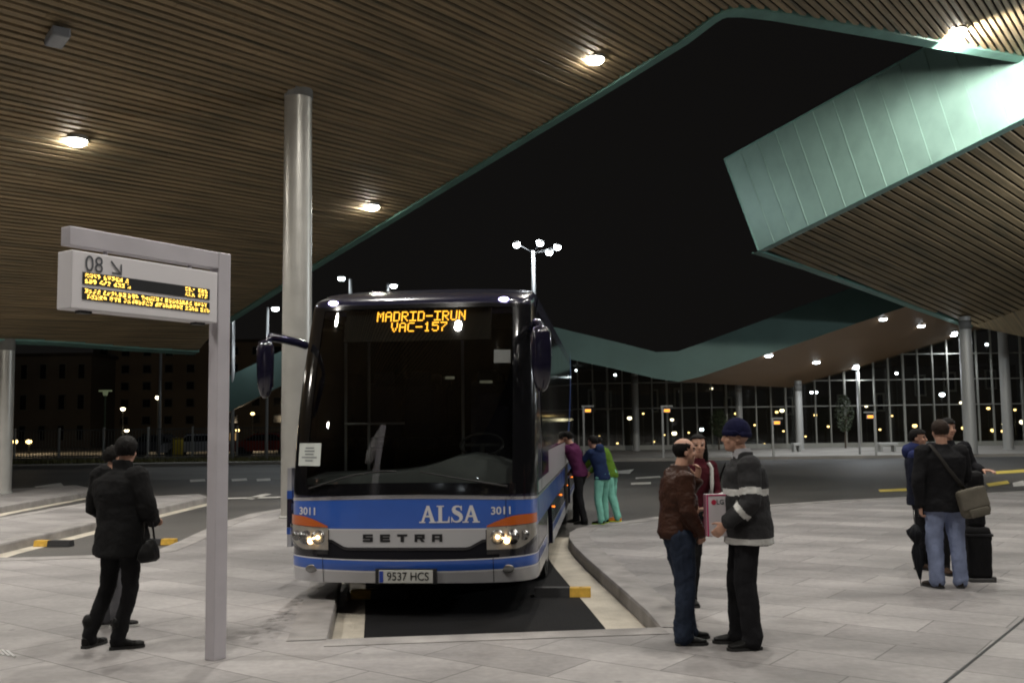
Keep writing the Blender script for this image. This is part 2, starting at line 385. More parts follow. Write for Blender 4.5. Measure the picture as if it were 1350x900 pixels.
def wood(d):
    k = round(math.atan2(d.x, d.y), 3)
    if k in WOODS: return WOODS[k]
    m = bpy.data.materials.new('larch_battens'); m.use_nodes = True; nt = m.node_tree; b = nt.nodes['Principled BSDF']; L = nt.links.new
    tc = nt.nodes.new('ShaderNodeTexCoord'); mp = nt.nodes.new('ShaderNodeMapping'); mp.vector_type = 'POINT'
    mp.inputs['Rotation'].default_value = (0, 0, k); L(tc.outputs['Object'], mp.inputs['Vector'])
    mp2 = nt.nodes.new('ShaderNodeMapping'); mp2.inputs['Scale'].default_value = (7.6, 0.28, 0.0); L(mp.outputs[0], mp2.inputs['Vector'])
    n = nt.nodes.new('ShaderNodeTexNoise'); n.inputs['Scale'].default_value = 1.0; n.inputs['Detail'].default_value = 2; L(mp2.outputs[0], n.inputs['Vector'])
    n2 = nt.nodes.new('ShaderNodeTexNoise'); n2.inputs['Scale'].default_value = 0.5; n2.inputs['Detail'].default_value = 4; L(tc.outputs['Object'], n2.inputs['Vector'])
    r = nt.nodes.new('ShaderNodeValToRGB'); cr = r.color_ramp
    cr.elements[0].position = 0.3; cr.elements[0].color = (0.165, 0.135, 0.080, 1); cr.elements[1].position = 0.72; cr.elements[1].color = (0.40, 0.295, 0.165, 1)
    e = cr.elements.new(0.5); e.color = (0.285, 0.213, 0.118, 1)
    ad = nt.nodes.new('ShaderNodeMath'); ad.operation = 'MULTIPLY_ADD'; ad.inputs[1].default_value = 0.35
    L(n2.outputs['Fac'], ad.inputs[0]); sb = nt.nodes.new('ShaderNodeMath'); sb.operation = 'SUBTRACT'; sb.inputs[1].default_value = 0.17
    L(n.outputs['Fac'], sb.inputs[0]); L(sb.outputs[0], ad.inputs[2]); L(ad.outputs[0], r.inputs[0]); L(r.outputs[0], b.inputs['Base Color'])
    b.inputs['Roughness'].default_value = 0.65; WOODS[k] = m; return m

def canopy(poly, zf, d, label, loc, thick=1.2, pitch=0.16, w=0.095, trims=(), tw=0.26, shell_m=M_COPPER):
    t = thing('canopy', label, 'canopy', loc)
    inv = Matrix.Translation(-Vector(loc))
    def fin(o): o.data.transform(inv); return o
    bm = bmesh.new(); prism(bm, poly, lambda x, y: zf(x, y)+0.09, lambda x, y: zf(x, y)+thick, 0)
    for f in bm.faces:
        f.normal_update()
    o = obj('roof_shell', bm, shell_m, t, mats=[shell_m, M_BACK])
    for p in o.data.polygons:
        if p.normal.z < -0.5: p.material_index = 1
    fin(o)
    fin(slats(poly, zf, d, pitch, w, 0.055, 'slatted_soffit', t, 0.06))
    for tr in trims:
        A = [Vector((p[0], p[1])) for p in tr]; bm = bmesh.new()
        I = offset_poly(A, tw); O = offset_poly(A, -0.02)
        top, bot = [], []
        rows = []
        for L_, dz in ((I, 0.03), (I, -0.035), (O, -0.035), (O, thick+0.02), (offset_poly(A, -0.0), thick+0.02)):
            rows.append([bm.verts.new((p.x, p.y, zf(p.x, p.y)+dz)) for p in L_])
        for a, b in zip(rows, rows[1:]):
            for i in range(len(A)-1): bm.faces.new((a[i], a[i+1], b[i+1], b[i]))
        fin(obj('edge_trim', bm, M_COPD, t))
    return t
# --- near canopy, over the camera
edge1 = [on1(x, y) for x, y in ((296, 424), (400, 358), (600, 236), (800, 115), (900, 53), (935, 26), (950, 17), (966, 12), (990, 12), (1030, 17), (1120, 33), (1240, 55), (1350, 75), (1520, 101))]
farL = [on1(x, y) for x, y in ((-260, 444), (0, 447), (80, 450), (180, 458), (262, 463))]
def rel(a, b):  # metres along d, along e from P1
    return Vector((P1.x, P1.y)) + d2*a + e2*b
back = [rel(30, -26), rel(-45, -26), rel(-45, 13)]
# soffit outline (counter-clockwise not required)
poly1 = [(p.x, p.y) for p in farL + edge1] + [(p.x, p.y) for p in back]
e1xy = [(p.x, p.y) for p in edge1]
canopy(poly1, z1f, d2, 'vast slatted timber canopy over the near platform with green copper rim', (P1.x, P1.y, 0), 1.3, trims=[e1xy, [(p.x, p.y) for p in farL][::1]][:2])

# --- right canopy with tall copper fascia
A_ = AT(1000, 330, 41.0); B_ = AT(1350, 155, 29.8); s3 = Vector((0.765, 0.63, -0.125))
ab = B_-A_; n2v = ab.cross(s3).normalized()
def z2f(x, y): return A_.z - ((x-A_.x)*n2v.x + (y-A_.y)*n2v.y)/n2v.z
pl2 = (A_, n2v)
def on2(px, py): return ONP(px, py, *pl2)
B2 = A_ + ab*1.12
T_ = AT(955, 210, 41.6); T2m = AT(1305, 16, 30.5); T2 = T_ + (T2m-T_)*1.12
low = [on2(x, y) for x, y in ((1000, 330), (1070, 353), (1140, 378), (1215, 406), (1283, 430))]
lowend = low[-1]
farR = [on2(1350, 407)]
_q = on2(1250, 398) - on2(1120, 340); d22 = Vector((_q.x, _q.y)).normalized()
poly2 = [(p.x, p.y) for p in low] + [(p.x, p.y) for p in farR] + [(farR[0].x+14, farR[0].y-6), (B2.x+22, B2.y+8), (B2.x, B2.y)]
t = canopy(poly2, z2f, d22, 'angular canopy arm with tall pale green copper fascia and slatted soffit', (A_.x, A_.y, 0), 0.9, pitch=0.40, w=0.265, trims=[[(p.x, p.y) for p in low][::-1]], tw=-0.34)
inv = Matrix.Translation((-A_.x, -A_.y, 0))
bm = bmesh.new()
off = (T_-A_)
fa = [A_ + Vector((0, 0, -0.03)), B2+Vector((0, 0, -0.03)), T2, T_]
back_off = Vector((0.35, 0.12, 0))
NU, NV = 38, 8
def fpt(u, v, o_=Vector((0, 0, 0))): a = fa[0].lerp(fa[1], u); b = fa[3].lerp(fa[2], u); return a.lerp(b, v)+o_
for o_ in (Vector((0, 0, 0)), back_off):
    gr = [[bm.verts.new(fpt(i/NU, j/NV, o_)) for i in range(NU+1)] for j in range(NV+1)]
    for j in range(NV):
        for i in range(NU): bm.faces.new((gr[j][i], gr[j][i+1], gr[j+1][i+1], gr[j+1][i]))
    if o_.length < 0.01: g0 = gr
for seq0, seq1 in ((g0[0], gr[0]), (g0[-1], gr[-1]), ([r[0] for r in g0], [r[0] for r in gr]), ([r[-1] for r in g0], [r[-1] for r in gr])):
    for i in range(len(seq0)-1): bm.faces.new((seq0[i], seq0[i+1], seq1[i+1], seq1[i]))
o = obj('copper_fascia', bm, M_COPPER, t, True); o.data.transform(inv); shade_auto(o)
nf = (fa[1]-fa[0]).cross(fa[3]-fa[0]).normalized()
if nf.dot(EYEP-A_) < 0: nf = -nf
# standing seams and a drip edge
bm = bmesh.new()
N = 14
for i in range(1, N):
    u = i/N; a = fa[0]+(fa[1]-fa[0])*u; b = fa[3]+(fa[2]-fa[3])*u; cyl(bm, a+nf*0.01, b+nf*0.01, 0.022, seg=6)
o = obj('standing_seams', bm, M_COPPER, t); o.data.transform(inv)
bm = bmesh.new(); cyl(bm, fa[0]+nf*0.02, fa[1]+nf*0.02, 0.018, seg=6); cyl(bm, fa[3], fa[2], 0.04, seg=6); cyl(bm, fa[0], fa[3], 0.035, seg=6)
o = obj('edge_trim', bm, M_COPD, t); o.data.transform(inv)
# second facet right of the valley line
f2 = [on2(1283, 430), on2(1350, 407)]
p3 = [lowend, AT(1360, 446, lowend.y-1), Vector((farR[0].x+14, farR[0].y+4, farR[0].z-1)), farR[0]]
bm = bmesh.new(); vs = [bm.verts.new(p) for p in p3]; vt = [bm.verts.new(p+Vector((0, 0, 0.8))) for p in p3]
bm.faces.new(vs); bm.faces.new(vt)
for i in range(4): bm.faces.new((vs[i], vs[(i+1) % 4], vt[(i+1) % 4], vt[i]))
o = obj('valley_panel', bm, wood(d22), t); o.data.transform(inv)

# --- far canopy : a folded ribbon, fascia facing us
YF = 54.0
fas = [((-80, 566), (-80, 600)), ((255, 520), (255, 566)), ((372, 462), (372, 508)), ((560, 408), (560, 450)), ((735, 432), (735, 470)), ((810, 450), (810, 486)), ((865, 464), (865, 499)), ((893, 463), (895, 503)),
       ((925, 452), (925, 496)), ((1060, 402), (1060, 450)), ((1200, 352), (1200, 402)), ((1290, 320), (1290, 374)), ((1420, 290), (1420, 345))]
fas = [((282, 505), (282, 552))] + fas[2:]
t = thing('canopy', 'distant folded canopy dipping to a point, shaded teal fascia over timber soffit', 'canopy', (8, YF, 0)); inv = Matrix.Translation((-8, -YF, 0))
def dy(x): return 0
bm = bmesh.new(); tp = [AT(a[0], a[1], YF) for a, b in fas]; bt = [AT(b[0], b[1], YF-0.4) for a, b in fas]
va = [bm.verts.new(p) for p in tp]; vb = [bm.verts.new(p) for p in bt]
for i in range(len(fas)-1): bm.faces.new((va[i], va[i+1], vb[i+1], vb[i]))
rf = [bm.verts.new(p+Vector((2, 13, 0.3))) for p in tp]
for i in range(len(fas)-1): bm.faces.new((va[i], va[i+1], rf[i+1], rf[i]))
o = obj('copper_fascia', bm, mat('patina_copper_shaded', (0.10, 0.17, 0.15), 0.55, metal=0.2, var=0.15, vs=0.5), t); o.data.transform(inv)  # same copper as the nearer fascia, dimmer light put into the colour
# soffit: from the fascia foot back to the far rim
rimpx = [(290, 550), (380, 505), (566, 448), (745, 469), (818, 485), (880, 501), (960, 507), (1047, 511), (1150, 480), (1270, 443), (1352, 414), (1470, 385)]
farrim = [AT(x, y, YF+12.6) for x, y in rimpx]
from mathutils.bvhtree import BVHTree
fv = [tuple(p) for p in bt]+[tuple(p) for p in farrim]; nb_ = len(bt)
SOFF = BVHTree.FromPolygons([Vector(v) for v in fv], [(i, i+1, nb_+i+1) for i in range(nb_-1)]+[(i, nb_+i+1, nb_+i) for i in range(nb_-1)])
bm = bmesh.new(); va = [bm.verts.new(p) for p in bt]; vb = [bm.verts.new(p) for p in farrim]
for i in range(len(bt)-1): bm.faces.new((va[i], va[i+1], vb[i+1], vb[i]))
vc = [bm.verts.new(p+Vector((0, 0, 0.5))) for p in farrim]
for i in range(len(bt)-1): bm.faces.new((vb[i], vb[i+1], vc[i+1], vc[i]))
def farwood():
    m = bpy.data.materials.new('far_battens'); m.use_nodes = True; nt = m.node_tree; b = nt.nodes['Principled BSDF']; L = nt.links.new
    tc = nt.nodes.new('ShaderNodeTexCoord'); mp = nt.nodes.new('ShaderNodeMapping'); mp.inputs['Rotation'].default_value = (0, 0, R(10)); L(tc.outputs['Object'], mp.inputs['Vector'])
    w = nt.nodes.new('ShaderNodeTexWave'); w.bands_direction = 'Y'; w.inputs['Scale'].default_value = 1.1; w.inputs['Distortion'].default_value = 0; L(mp.outputs[0], w.inputs['Vector'])
    r = nt.nodes.new('ShaderNodeValToRGB'); r.color_ramp.elements[0].color = (0.06, 0.035, 0.02, 1); r.color_ramp.elements[0].position = 0.2; r.color_ramp.elements[1].color = (0.30, 0.18, 0.09, 1); r.color_ramp.elements[1].position = 0.5
    L(w.outputs['Fac'], r.inputs[0]); L(r.outputs[0], b.inputs['Base Color']); b.inputs['Roughness'].default_value = 0.6; return m
o = obj('slatted_soffit', bm, farwood(), t); o.data.transform(inv)

# ================================================================== DOWNLIGHTS
def downlight(p, label, power, r=0.2, aim=None, m=M_LAMP, col=(1, 0.955, 0.88), zd=0.085, group='round downlights in the near canopy ceiling', spot=150):
    t = thing('downlight', label, 'ceiling light', p, 0, group)
    bm = bmesh.new(); ring_tube(bm, [(Vector((0, 0, 0.08)), r*1.06, r*1.06), (Vector((0, 0, -0.012)), r*1.10, r*1.10), (Vector((0, 0, -0.012)), r*1.0, r*1.0), (Vector((0, 0, 0.05)), r*0.96, r*0.96)], 24, cap=False)
    obj('housing', bm, mat('lamp_housing', (0.3, 0.3, 0.3), 0.4, metal=0.7), t)
    bm = bmesh.new(); ring_tube(bm, [(Vector((0, 0, -0.005)), r*0.98, r*0.98), (Vector((0, 0, -0.05)), r*0.93, r*0.93), (Vector((0, 0, -0.09)), r*0.72, r*0.72), (Vector((0, 0, -0.11)), r*0.35, r*0.35)], 24)
    obj('lens', bm, m, t, True)
    if power:
        l = light('downlight_beam', 'SPOT', Vector(p)+Vector((0, 0, -0.2)), power, col, r, R(spot), 0.75, aim or Vector(p)+Vector((0, 0, -5)))
    return t
PW = 1220
def dl1(px, py, label, pw=PW, r=0.21, aim=None):
    p = on1(px, py); return downlight(Vector((p.x, p.y, p.z+0.0)), label, pw, r, aim)
dl1(100, 185, 'lit downlight in slatted ceiling above the LED departures sign, leftmost one')
dl1(490, 272, 'lit downlight in slatted ceiling just right of the tall round column')
dl1(784, 78, 'lit downlight at the copper rim, top middle of the timber ceiling')
dl1(1262, 41, 'lit downlight above the pale green copper fascia at top right', PW*7.0, 0.24, AT(1320, 120, 29.9))
for (x, y) in ((-2.6, 14.7), (3.1, 10.6), (7.6, 17.6), (-7.6, 7.5), (-1.9, 3.4), (3.8, -0.6), (8.8, 6.6), (-13.3, 11.6), (13.4, 13.5), (-12.5, 0.8), (-14, 22.5), (14.5, 2.5)):
    z = z1f(x, y); downlight(Vector((x, y, z-0.02)), 'lit downlight in the part of the timber ceiling above the picture', PW, 0.21)
for x, y, l in ((1013, 468, 'front left downlight in far soffit, above the navy beanie'), (1076, 477, 'front row downlight in far soffit, second from its left'), (1164, 420, 'downlight in far soffit beside the shaded teal fascia, highest left'),
             (1214, 429, 'downlight in far soffit, middle of the upper row of three'), (1128, 484, 'downlight at rear rim of far soffit, third of the lower row'), (1257, 441, 'downlight in far soffit beside the right round column')):
    hit = SOFF.ray_cast(EYEP, ray(x, y).normalized())[0]; p = hit if hit else AT(x, y, YF+8); downlight(p, l, 520, 0.24, m=M_LAMPC, col=(0.9, 0.95, 1), group='downlights in the far canopy soffit')

# ceiling camera-like box, upper left
p = on1(76, 40); t = thing('ceiling_fixture', 'small grey box fixture hanging under the slatted ceiling at top left', 'ceiling fixture', (p.x, p.y, p.z), AZ)
bm = bmesh.new(); box(bm, (0, 0, -0.12), (0.28, 0.62, 0.16), bev=0.03); obj('housing', bm, mat('fixture_grey', (0.16, 0.17, 0.19), 0.5), t)
bm = bmesh.new(); cyl(bm, (0, 0, -0.05), (0, 0, 0.05), 0.05, seg=10); box(bm, (0, 0, -0.03), (0.14, 0.2, 0.03)); obj('bracket', bm, M_DARK, t)

# ================================================================== COLUMNS
def column(px, pybase, pytop, wpx, label, m, Y=None, group=None):
    b = G(px, pybase) if Y is None else AT(px, pybase, Y); Yc = b.y; top = AT(px, pytop, Yc).z
    r = wpx/F*Yc/2
    t = thing('column', label, 'column', (b.x, b.y, 0), 0, group)
    bm = bmesh.new(); ring_tube(bm, [(Vector((0, 0, 0)), r, r), (Vector((0, 0, top*0.3)), r, r), (Vector((0, 0, top+0.3)), r*0.93, r*0.93)], 40, cap=True); obj('shaft', bm, m, t, False); shade_auto(t.children[0])
    bm = bmesh.new(); ring_tube(bm, [(Vector((0, 0, 0)), r*1.12, r*1.12), (Vector((0, 0, 0.03)), r*1.12, r*1.12), (Vector((0, 0, 0.05)), r*1.02, r*1.02)], 40); obj('base_ring', bm, M_COLF, t)
    bm = bmesh.new(); ring_tube(bm, [(Vector((0, 0, top-0.35)), r*0.99, r*0.99), (Vector((0, 0, top+0.1)), r*0.99, r*0.99)], 40); obj('collar', bm, mat('collar_grey', (0.18, 0.18, 0.17), 0.6), t, True)
    return t
column(390, 682, 108, 39, 'tall thick round steel column rising behind the left side of the bus', M_STEEL)
column(2, 650, 446, 23, 'round grey column cut by the left picture edge', M_STEEL)
column(1281, 598, 425, 15.5, 'round column carrying the right canopy, nearest the man with luggage', M_COLF)
column(1330, 592, 430, 13, 'round column at the far right edge of the glazed front', M_COLF)
g = 'round columns under the far canopy'
column(1055, 592, 508, 10, 'far round column right of the beanie man', M_COLF, group=g)
column(976, 592, 505, 9, 'far round column rising directly behind the navy beanie', M_COLF, group=g)
column(839, 594, 498, 9, 'far round column above the green jacket traveller, left of brown jacket', M_COLF, group=g)

# ================================================================== LED SIGN POST (near, bay 08)
base = G(284, 868); far = Vector((base.x, base.y, 0))
# beam runs toward the camera side/left
zt = AT(297, 332, base.y).z
endp = AT(97, 303, 6.62); bd = Vector((endp.x-base.x, endp.y-base.y, 0)); L = bd.length; ang = math.atan2(bd.y, bd.x)
t = thing('departure_sign', 'grey post with cantilever beam and yellow LED departures panel for bay 08', 'sign', (base.x, base.y, 0), ang)
zt = (zt + endp.z)/2
PWD = 0.122
bm = bmesh.new(); box(bm, (0, 0, zt/2), (PWD, 0.105, zt), bev=0.006); obj('post', bm, M_SIGN, t)
bm = bmesh.new(); box(bm, (L/2+PWD/2-0.0, 0, zt-0.066), (L-0.0, 0.10, 0.128), bev=0.006); obj('beam', bm, M_SIGN, t)
for x in (0.3, L-0.25):
    bm = bmesh.new(); cyl(bm, (x, 0, zt-0.13), (x, 0, zt-0.2), 0.015, seg=8); obj('hanger', bm, M_SIGN, t)
ph = 0.395; pz = zt-0.168-ph/2; x0, x1 = 0.095, L+0.06
bm = bmesh.new(); box(bm, ((x0+x1)/2, 0, pz), (x1-x0, 0.16, ph), bev=0.008); panel = obj('display_panel', bm, M_SIGNF, t)
bm = bmesh.new()
for x in (x0+0.12, x1-0.15): box(bm, (x, 0, pz-ph/2-0.008), (0.09, 0.06, 0.02))
obj('glands', bm, M_DARK, panel)
# camera sees the side with local -y? decide by geometry
tocam = Vector((0-base.x, 0-base.y)); ny = Vector((-math.sin(ang), math.cos(ang))); sgn = 1 if tocam.dot(ny) > 0 else -1
YS = sgn*0.0815
def on_sign(bm, u, v):   # maps 2D text coords (x right as seen, y up) to panel; text left end at x1 (near camera)
    for vert in bm.verts: vert.co = Vector((u - vert.co.x, YS + sgn*0.004, v + vert.co.y)) if True else None
W = x1-x0
bm = text_mesh('08', 0.160); 
for v in bm.verts: v.co.x *= 0.9
on_sign(bm, x1-0.165, pz+ph/2-0.085); obj('bay_number', bm, M_LETTER, panel)
bm = bmesh.new()
cx, cz = x1-0.335, pz+ph/2-0.082
def q2(bm, pts, y=0.006, flipx=False):
    bm.faces.new([bm.verts.new((p[0], YS+sgn*y, p[1])) for p in pts])
def bar(bm, a, b, w, y=0.005):
    a = Vector(a); b = Vector(b); d = (b-a).normalized(); n = Vector((-d.y, d.x))*w/2
    q2(bm, [a-n, b-n, b+n, a+n], y)
bar(bm, (cx+0.04, cz+0.042), (cx-0.036, cz-0.034), 0.013, 0.0042); bar(bm, (cx-0.042, cz+0.03), (cx-0.042, cz-0.045), 0.013, 0.0046); bar(bm, (cx+0.032, cz-0.04), (cx-0.048, cz-0.04), 0.013, 0.005)
obj('arrow', bm, M_LETTER, panel)
# dark LED windows + dots
rowsz = [pz+0.035, pz-0.003, pz-0.070, pz-0.108]
bm = bmesh.new()
box(bm, ((x0+x1)/2+0.0, YS, pz+0.016), (W-0.16, 0.006, 0.082)); box(bm, ((x0+x1)/2, YS, pz-0.089), (W-0.16, 0.006, 0.082))
obj('led_window', bm, M_DARK, panel)
def ledtext(bm, u_start, z, ncols, pat=None, pitch=0.0062, rnd=random.Random(3)):
    """dot columns of short words"""
    u = u_start; k = 0; end = u_start - ncols*pitch
    while u > end:
        wl = rnd.randint(3, 8)
        for _ in range(wl):
            if u < end: break
            for c in range(4):
                for r_ in range(5):
                    if rnd.random() < 0.52:
                        zz = z + (r_-2)*pitch; uu = u - c*pitch
                        q2(bm, [(uu-0.0024, zz-0.0024), (uu+0.0024, zz-0.0024), (uu+0.0024, zz+0.0024), (uu-0.0024, zz+0.0024)], 0.0055)
            u -= 5*pitch
        u -= 3*pitch
bm = bmesh.new(); us = x1-0.10
ledtext(bm, us, rowsz[0], 52); ledtext(bm, us, rowsz[1], 54); ledtext(bm, us, rowsz[2], 50)
ledtext(bm, us-0.34, rowsz[2], int((W-0.16-0.40)/0.0062)); ledtext(bm, us-0.02, rowsz[3], int((W-0.20)/0.0062))
ue = x0+0.10
for k in (0, 1):
    ledtext(bm, ue+0.21, rowsz[k], 14); ledtext(bm, ue+0.09, rowsz[k], 14)
obj('led_text', bm, M_AMBERY, panel)
light('sign_spill', 'POINT', (0, 0, -10), 0.01) if False else None

exec_people = True
# ================================================================== BUS
def make_bus():
    yaw = -R(5.3)
    bc = Vector((-1.075, 9.92, 0))
    t = thing('coach', 'blue and silver long distance coach with dark windscreen and lit amber destination display', 'bus', (bc.x, bc.y, 0.035), yaw)
    HW, N5, ZS = 1.275, 4.2, 0.60
    def hw(z): return HW if z < 1.6 else HW - 0.045*((z-1.6)/1.75)**1.6
    def ys(z):
        if z < 0.35: return 0.05*(0.35-z)/0.2
        if z < 1.0: return 0.0
        if z < 3.05: return ZS*((z-1.0)/2.05)**1.5
        return ZS + 0.40*((z-3.05)/0.14)**1.6
    def xy(u, z):
        """u in -1..1 across the front -> (x,y)"""
        a = abs(u); th = a*PI/2
        c, s = math.cos(th), math.sin(th)
        X = s**(2/N5)*1.0; Y = 1-c**(2/N5) if c > 1e-9 else 1.0
        return (math.copysign(X, u)*hw(z), ys(z) + 0.62*Y + 0.05*X*X)
    def u_of_x(x, z):
        a = min(abs(x)/hw(z), 0.999999); s = a**(N5/2); return math.copysign(math.asin(min(1, s))*2/PI, x)
    def Pf(x, z, off=0.0):
        u = u_of_x(x, z); X, Y = xy(u, z)
        if off:
            X1, Y1 = xy(max(-1, min(1, u+0.01)), z); X0, Y0 = xy(max(-1, min(1, u-0.01)), z)
            n = Vector((Y1-Y0, -(X1-X0))); 
            n.normalize()
            X += n.x*off; Y += n.y*off
        return Vector((X, Y, z))
    def us_between(x0, x1, n):
        # dense near the corners
        u0, u1 = u_of_x(x0, 0.7) if abs(x0) < HW else math.copysign(1, x0), u_of_x(x1, 0.7) if abs(x1) < HW else math.copysign(1, x1)
        return u0, u1
    def fpatch(bm, x0, x1, zb, zt, off=0.0, nx=24, nz=2, mi=0):
        fb = zb if callable(zb) else (lambda x: zb); ft = zt if callable(zt) else (lambda x: zt)
        # sample x: combine uniform in x and in u
        xs = []
        for i in range(nx+1):
            s = i/nx; x = x0+(x1-x0)*s; xs.append(x)
        full = []
        for xe in (x0, x1):
            if abs(xe) > HW*0.9:
                for k in range(1, 14):
                    a = math.sin(PI/2*(0.42+0.58*k/13))**(2/N5)*HW
                    if a < abs(xe)-1e-4 or k == 13: full.append(math.copysign(min(a, abs(xe)), xe))
        xs = sorted(set([round(x, 4) for x in xs if abs(x) < HW*0.9 or True] + [round(x, 4) for x in full]))
        rows = []
        for j in range(nz+1):
            row = []
            for x in xs:
                z = fb(x)+(ft(x)-fb(x))*j/nz
                xx = x*hw(z)/HW
                row.append(bm.verts.new(Pf(xx, z, off)))
            rows.append(row)
        for a, b in zip(rows, rows[1:]):
            for i in range(len(xs)-1):
                f = bm.faces.new((a[i], a[i+1], b[i+1], b[i])); f.material_index = mi
    YE = lambda z: ys(z)+0.62+0.05      # where side begins
    LEN = 12.6
    def side(bm, sx, y0, y1, z0, z1, off=0.0, ny=1, nz=6, mi=0):
        rows = []
        for j in range(nz+1):
            z = z0+(z1-z0)*j/nz; row = []
            for i in range(ny+1):
                yb = YE(z) if y0 is None else y0
                y = yb+(y1-yb)*i/ny; row.append(bm.verts.new((sx*(hw(z)+off), y, z)))
            rows.append(row)
        for a, b in zip(rows, rows[1:]):
            for i in range(ny): bm.faces.new((a[i], a[i+1], b[i+1], b[i])).material_index = mi
    navy = mat('bus_navy', (0.010, 0.010, 0.028), 0.22, coat=0.6)
    blue = mat('bus_blue', (0.026, 0.10, 0.44), 0.3, coat=0.7, var=0.05, vs=3)
    silver = mat('bus_silver', (0.50, 0.50, 0.52), 0.38, metal=0.25, coat=0.5, var=0.05, vs=2)
    white = mat('bus_white', (0.66, 0.66, 0.68), 0.35, coat=0.4)
    black = mat('bus_black', (0.008, 0.008, 0.009), 0.3)
    rub = mat('rubber', (0.012, 0.012, 0.013), 0.7)
    # ---- shell
    bm = bmesh.new()
    fpatch(bm, -HW, HW, 0.165, 1.035, 0, 40, 12)
    fpatch(bm, -HW, HW, 3.00, 3.19, 0, 40, 8)
    # roof
    prev = None
    roof = []
    for i in range(9):
        y = [1.45, 1.9, 2.6, 4, 6, 8, 10, 11.6, LEN][i]
        row = []
        for k in range(13):
            a = PI*k/12; row.append(bm.verts.new((-math.cos(a)*hw(3.19)*0.999, y, 3.19 + 0.10*math.sin(a)**0.5)))
        roof.append(row)
    for a, b in zip(roof, roof[1:]):
        for k in range(12): bm.faces.new((a[k], a[k+1], b[k+1], b[k]))
    # join front lip to roof
    row0 = []
    for k in range(13):
        a = PI*k/12; x = -math.cos(a)*hw(3.19); row0.append(bm.verts.new(Pf(x, 3.19)))
    for k in range(12): bm.faces.new((row0[k], row0[k+1], roof[0][k+1], roof[0][k]))
    AX = (2.72, 9.3)   # wheel centres
    for sx in (-1, 1):
        segs = [(None, AX[0]-0.62), (AX[0]+0.62, AX[1]-0.62), (AX[1]+0.62, LEN)]
        for a, b in segs: side(bm, sx, a, b, 0.165, 0.98)
        for wy in AX:   # arch
            pr = []
            for k in range(17):
                a = PI*k/16; pr.append((wy-math.cos(a)*0.62, 0.165+math.sin(a)*0.76))
            top = [bm.verts.new((sx*HW, p[0], 0.98)) for p in pr]; bot = [bm.verts.new((sx*HW, p[0], p[1])) for p in pr]; inn = [bm.verts.new((sx*(HW-0.45), p[0], p[1])) for p in pr]
            for k in range(16): bm.faces.new((top[k], top[k+1], bot[k+1], bot[k])); bm.faces.new((bot[k], bot[k+1], inn[k+1], inn[k]))
        side(bm, sx, None, LEN, 0.98, 3.19, 0, 4, 12)
    # rear + floor
    rv = [bm.verts.new((x, LEN, z)) for x, z in ((-HW, 0.165), (HW, 0.165), (HW, 1.6), (hw(3.19), 3.19), (0, 3.44), (-hw(3.19), 3.19), (-HW, 1.6))]; bm.faces.new(rv)
    fl = [bm.verts.new(p) for p in ((-HW*0.98, 0.75, 0.2), (HW*0.98, 0.75, 0.2), (HW*0.98, LEN, 0.2), (-HW*0.98, LEN, 0.2), (-0.8, 0.1, 0.2), (0.8, 0.1, 0.2))]
    bm.faces.new((fl[4], fl[5], fl[1], fl[2], fl[3], fl[0]))
    shell = obj('body', bm, navy, t); shade_auto(shell, 35)
    # ---- colour bands, proud of the shell
    def band(name, zb, zt, m, off, x0=-HW, x1=HW, sides=True, par=shell, nz=4):
        bm = bmesh.new(); fpatch(bm, x0, x1, zb, zt, off, 40, nz)
        if sides:
            zb_ = zb if not callable(zb) else zb(HW); zt_ = zt if not callable(zt) else zt(HW)
            for sx in (-1, 1):
                lo = zb_ if zb_ > 0.9 else None
                if zt_ < 0.9:
                    for a, b in ((None, AX[0]-0.63), (AX[0]+0.63, AX[1]-0.63), (AX[1]+0.63, LEN)): side(bm, sx, a, b, zb_, zt_, off, 1, 1)
                else: side(bm, sx, None, LEN, zb_, zt_, off, 1, 1)
        o = obj(name, bm, m, par); shade_auto(o, 35); return o
    crown = lambda base, amp: (lambda x: base + amp*(1-(x/HW)**2))
    band('upper_blue_band', crown(0.700, -0.005), crown(0.965, 0.03), blue, 0.004)
    band('chrome_strip', crown(0.966, 0.03), crown(0.995, 0.04), mat('bus_chrome', (0.62, 0.62, 0.66), 0.2, metal=0.8), 0.007)
    band('lower_blue_band', crown(0.315, -0.03), crown(0.415, -0.03), blue, 0.004)
    band('white_line', crown(0.416, -0.03), crown(0.428, -0.03), white, 0.005)
    band('bumper_skirt', 0.165, crown(0.295, -0.03), silver, 0.004)
    band('white_line', crown(0.296, -0.03), crown(0.314, -0.03), white, 0.005)
    # silver name panel between the lamps
    def pzb(x): a = abs(x); return 0.520 if a < 0.62 else 0.520+0.075*min(1, (a-0.62)/0.14)
    o = band('name_panel', pzb, lambda x: 0.692, silver, 0.010, -0.79, 0.79, False)
    o = band('panel_trim', lambda x: 0.690, lambda x: 0.702, white, 0.012, -0.80, 0.80, False, nz=1)
    bm = bmesh.new(); fpatch(bm, -0.80, 0.80, lambda x: pzb(x)-0.028, pzb, 0.014, 40, 1); obj('grille_lip', bm, mat('grille_black', (0.006, 0.006, 0.01), 0.25, coat=0.5), shell)
    band('lower_grille', crown(0.430, -0.03), lambda x: pzb(x)-0.026, mat('grille_matt', (0.006, 0.006, 0.010), 0.6, spec=0.2), 0.007, -0.92, 0.92, False)
    # panel gaps
    bm = bmesh.new()
    for sx in (-1, 1):
        fpatch(bm, sx*0.86-0.003, sx*0.86+0.003, 0.17, 0.44, 0.009, 1, 6)
    fpatch(bm, 0.985, 0.991, 0.70, 0.99, 0.009, 1, 4)
    obj('panel_gap', bm, black, shell)
